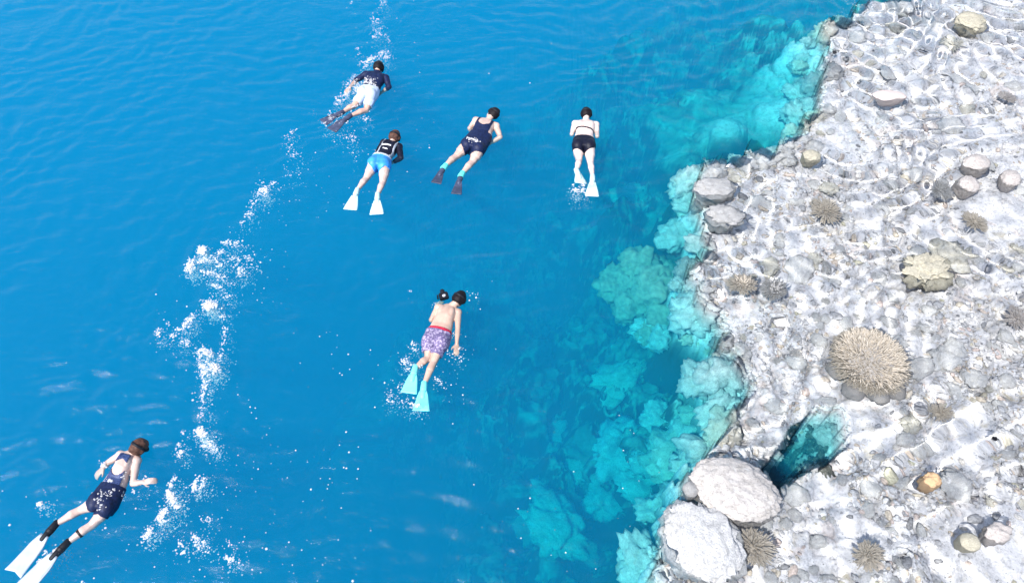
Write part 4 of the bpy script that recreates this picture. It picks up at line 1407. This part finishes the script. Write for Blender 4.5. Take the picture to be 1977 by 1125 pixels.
CLUMPS = [
    ('foam specks drifting at the top centre of the picture', [(742, 0, 738, 14, 8, 60, 0), (720, 30, 726, 45, 9, 70, 0), (731, 52, 728, 68, 11, 90, 0), (745, 70, 752, 82, 6, 25, 0), (678, 3, 680, 8, 5, 20, 0), (718, 66, 722, 70, 6, 25, 0)]),
    ('white foam ahead of the swimmer in pale shorts', [(712, 118, 748, 100, 10, 260, 0), (698, 128, 716, 114, 8, 130, 0), (745, 108, 752, 114, 8, 60, 0), (690, 92, 694, 104, 5, 25, 0)]),
    ('foam along the left side of the swimmer in pale shorts', [(684, 148, 672, 178, 13, 330, 0), (672, 180, 648, 200, 9, 260, 0), (690, 160, 690, 176, 10, 160, 0), (678, 205, 690, 200, 12, 130, 0)]),
    ('foam and drops round the dark fins at the top', [(640, 222, 648, 236, 12, 230, 0), (622, 234, 632, 238, 8, 60, 0), (660, 220, 668, 236, 6, 60, 0), (703, 226, 714, 232, 7, 50, 0), (606, 216, 612, 226, 4, 16, 0)]),
    ('curved line of bubbles left of the rash guard snorkeler', [(572, 245, 558, 262, 6, 40, 0), (556, 262, 560, 300, 9, 60, 0), (560, 300, 585, 300, 9, 36, 0), (548, 315, 558, 340, 9, 30, 0), (562, 340, 580, 334, 5, 24, 0), (666, 262, 690, 268, 10, 50, 0), (650, 255, 700, 300, 28, 45, 0)]),
    ('round foam clump in the middle of the bubble trail', [(507, 362, 509, 374, 12, 330, 0), (520, 352, 534, 354, 5, 40, 0), (492, 384, 486, 400, 7, 70, 0), (482, 408, 476, 418, 8, 80, 0), (470, 426, 466, 436, 5, 30, 0)]),
    ('solid white foam head with ragged bubbles in the left of the picture', [(391, 480, 389, 486, 7, 300, 1), (371, 504, 364, 524, 8, 240, 1), (378, 504, 410, 500, 9, 220, 0), (392, 522, 432, 534, 8, 260, 0), (410, 500, 426, 512, 9, 150, 0), (428, 470, 446, 466, 6, 70, 0), (446, 474, 462, 468, 8, 110, 0), (420, 488, 432, 484, 6, 60, 0)]),
    ('loose bubbles right of the solid foam head', [(448, 500, 462, 504, 11, 90, 0), (456, 518, 470, 526, 11, 140, 0), (476, 496, 486, 500, 7, 40, 0), (404, 548, 430, 558, 7, 90, 0), (440, 550, 452, 552, 5, 30, 0), (432, 566, 448, 580, 10, 60, 0), (460, 470, 500, 520, 22, 50, 0)]),
    ('dense white foam blob left of centre', [(399, 590, 408, 586, 10, 420, 1), (416, 588, 430, 592, 6, 60, 0), (420, 606, 436, 612, 8, 40, 0)]),
    ('slanting foam streak below the white blob', [(374, 606, 352, 634, 8, 260, 0), (350, 634, 332, 650, 7, 130, 0), (356, 660, 364, 662, 8, 50, 0), (302, 634, 308, 648, 6, 50, 0), (322, 622, 328, 626, 4, 20, 0)]),
    ('large torn foam patch with a tail in the lower left', [(388, 676, 402, 686, 12, 420, 0), (390, 690, 396, 724, 11, 380, 0), (410, 702, 418, 716, 9, 230, 1), (436, 634, 424, 694, 6, 170, 0), (398, 724, 394, 760, 7, 170, 0), (392, 760, 388, 810, 6, 160, 0)]),
    ('foam pieces below the torn foam patch', [(384, 830, 392, 838, 8, 200, 1), (396, 846, 418, 872, 8, 170, 0), (386, 864, 396, 862, 6, 50, 0), (348, 858, 346, 880, 7, 160, 0), (354, 832, 354, 838, 4, 20, 0), (370, 946, 394, 928, 9, 240, 0), (382, 920, 396, 922, 6, 50, 0)]),
    ('foam streaks right of the lower left swimmer', [(338, 920, 332, 940, 7, 100, 0), (326, 948, 334, 972, 8, 190, 1), (344, 976, 340, 980, 6, 60, 1), (320, 980, 306, 1004, 8, 190, 0), (292, 1016, 280, 1040, 7, 170, 0), (306, 1010, 322, 1000, 8, 60, 0)]),
    ('pale scraps of foam at the bottom left of centre', [(352, 1058, 344, 1066, 7, 80, 0), (372, 1034, 386, 1040, 8, 60, 0), (380, 1048, 400, 1060, 12, 110, 0), (388, 1000, 400, 1006, 8, 50, 0), (436, 1078, 460, 1084, 9, 110, 0), (346, 1044, 352, 1064, 6, 60, 0), (440, 1050, 448, 1046, 6, 30, 0)]),
    ('splashes round the turquoise fins', [(776, 690, 790, 712, 9, 150, 0), (796, 664, 802, 674, 8, 90, 0), (806, 702, 812, 712, 8, 60, 0), (744, 768, 764, 772, 7, 110, 0), (796, 780, 812, 786, 7, 90, 0), (842, 730, 858, 748, 6, 70, 0), (756, 750, 784, 780, 18, 60, 0), (780, 740, 790, 745, 8, 40, 0)]),
    ('drops beside the hand of the bare backed swimmer', [(886, 670, 896, 678, 6, 50, 0), (884, 688, 892, 698, 5, 40, 0), (862, 660, 876, 640, 7, 40, 0), (862, 676, 868, 684, 6, 20, 0), (838, 590, 844, 580, 4, 20, 0), (908, 566, 926, 578, 8, 20, 0), (786, 554, 794, 562, 5, 16, 0)]),
    ('white water behind the fins of the pale bikini swimmer', [(1112, 366, 1128, 370, 7, 150, 0), (1106, 358, 1110, 366, 5, 50, 0), (1124, 354, 1130, 360, 5, 30, 0), (1134, 380, 1138, 384, 5, 20, 0)]),
    ('splashes at the arms and fins of the lower left swimmer', [(196, 892, 204, 902, 5, 90, 0), (278, 918, 284, 924, 4, 50, 0), (76, 970, 78, 974, 4, 60, 1), (102, 1064, 114, 1062, 6, 80, 0), (72, 1078, 78, 1088, 7, 50, 0), (60, 1076, 88, 1064, 8, 40, 0), (256, 946, 262, 952, 5, 20, 0)]),
    ('white glints of foam along the reef edge at the top', [(1650, 28, 1660, 32, 5, 40, 0), (1690, 30, 1700, 34, 5, 30, 0), (1630, 4, 1690, 24, 12, 40, 0), (1682, 8, 1688, 22, 4, 20, 0)]),
]
for lab, segs in CLUMPS:
    A, B = zip(*[streak(*s) for s in segs])
    pts, rad = np.concatenate(A), np.concatenate(B)
    zz = waves(pts[:, 0], pts[:, 1]) + fr_.uniform(-.2, .6, len(pts)) * rad
    m = int(len(pts) * 1.2)                               # fine bubbles still rising under the surface
    k_ = fr_.integers(0, len(pts), m)
    pts = np.concatenate([pts, pts[k_] + fr_.normal(0, .055, (m, 2))])
    zz = np.concatenate([zz, -fr_.uniform(.03, .32, m)])
    rad = np.concatenate([rad, np.clip(rad[k_] * .8, .004, .012)])
    bubbles('foam', pts, rad, zz, lab, .7)

# single bubbles scattered over the open water
pp, rr = [], []
for (x0, y0, x1, y1, n) in ((480, 320, 640, 420, 70), (420, 400, 560, 620, 110), (300, 560, 460, 760, 70), (330, 760, 560, 1120, 190), (560, 640, 700, 1000, 90), (420, 900, 720, 1125, 140), (700, 640, 900, 820, 90),
                          (640, 100, 860, 260, 60), (560, 230, 840, 430, 90), (0, 930, 330, 1125, 90), (680, 0, 800, 120, 50), (840, 540, 960, 720, 30), (1000, 800, 1280, 1110, 60), (780, 60, 1180, 240, 14), (850, 820, 1000, 1100, 14)):
    for _ in range(int(n * .42)):
        q = at(fr_.uniform(x0, x1), fr_.uniform(y0, y1), 0)
        pp.append(q[:2])
        rr.append(min(.017, fr_.lognormal(math.log(.0056), .45)))
pp, rr = np.array(pp), np.array(rr)
bubbles('bubbles', pp, rr, None, 'small white bubbles scattered over the blue water', .7)


# wet foam lying on the swimmers' backs, and bubbles imitating a wet glint
def on_body(i, spots):
    person, ctx, loc = persons[i]
    P = ctx['P']
    upv_ = ctx['up']
    out, rad = [], []
    for px, py, w, n in spots:
        for _ in range(n):
            q = at(px + fr_.normal(0, w), py + fr_.normal(0, w * .5), .1)
            dd = np.hypot(P[:, 0] - q[0], P[:, 1] - q[1]) + np.where(upv_, 0, 1)
            k = dd.argmin()
            if dd[k] < .03:
                out.append(P[k] + np.array([0, 0, .012]))
                rad.append(min(.02, fr_.lognormal(math.log(.009), .4)))
    return np.array(out), np.array(rad)


for i, spots, lab in ((0, [(700, 152, 7, 60), (716, 158, 8, 80), (730, 166, 8, 80), (744, 172, 6, 70), (690, 150, 5, 40), (722, 172, 7, 50)], 'foam washing over the back of the swimmer in pale shorts'),
                      (2, [(908, 272, 4, 26), (916, 274, 4, 26), (921, 277, 3, 12)], 'white bubbles imitating a wet glint low on the back of the navy swimsuit'),  # bubbles stand in for glare on the wet suit
                      (5, [(212, 925, 4, 14), (235, 915, 6, 12), (205, 953, 9, 26), (190, 965, 6, 14), (220, 945, 9, 14), (200, 980, 5, 10)], 'water drops sparkling on the navy suit at the lower left')):
    P_, r_ = on_body(i, spots)
    if len(P_):
        bubbles('foam', P_[:, :2], r_, P_[:, 2], lab, .8)
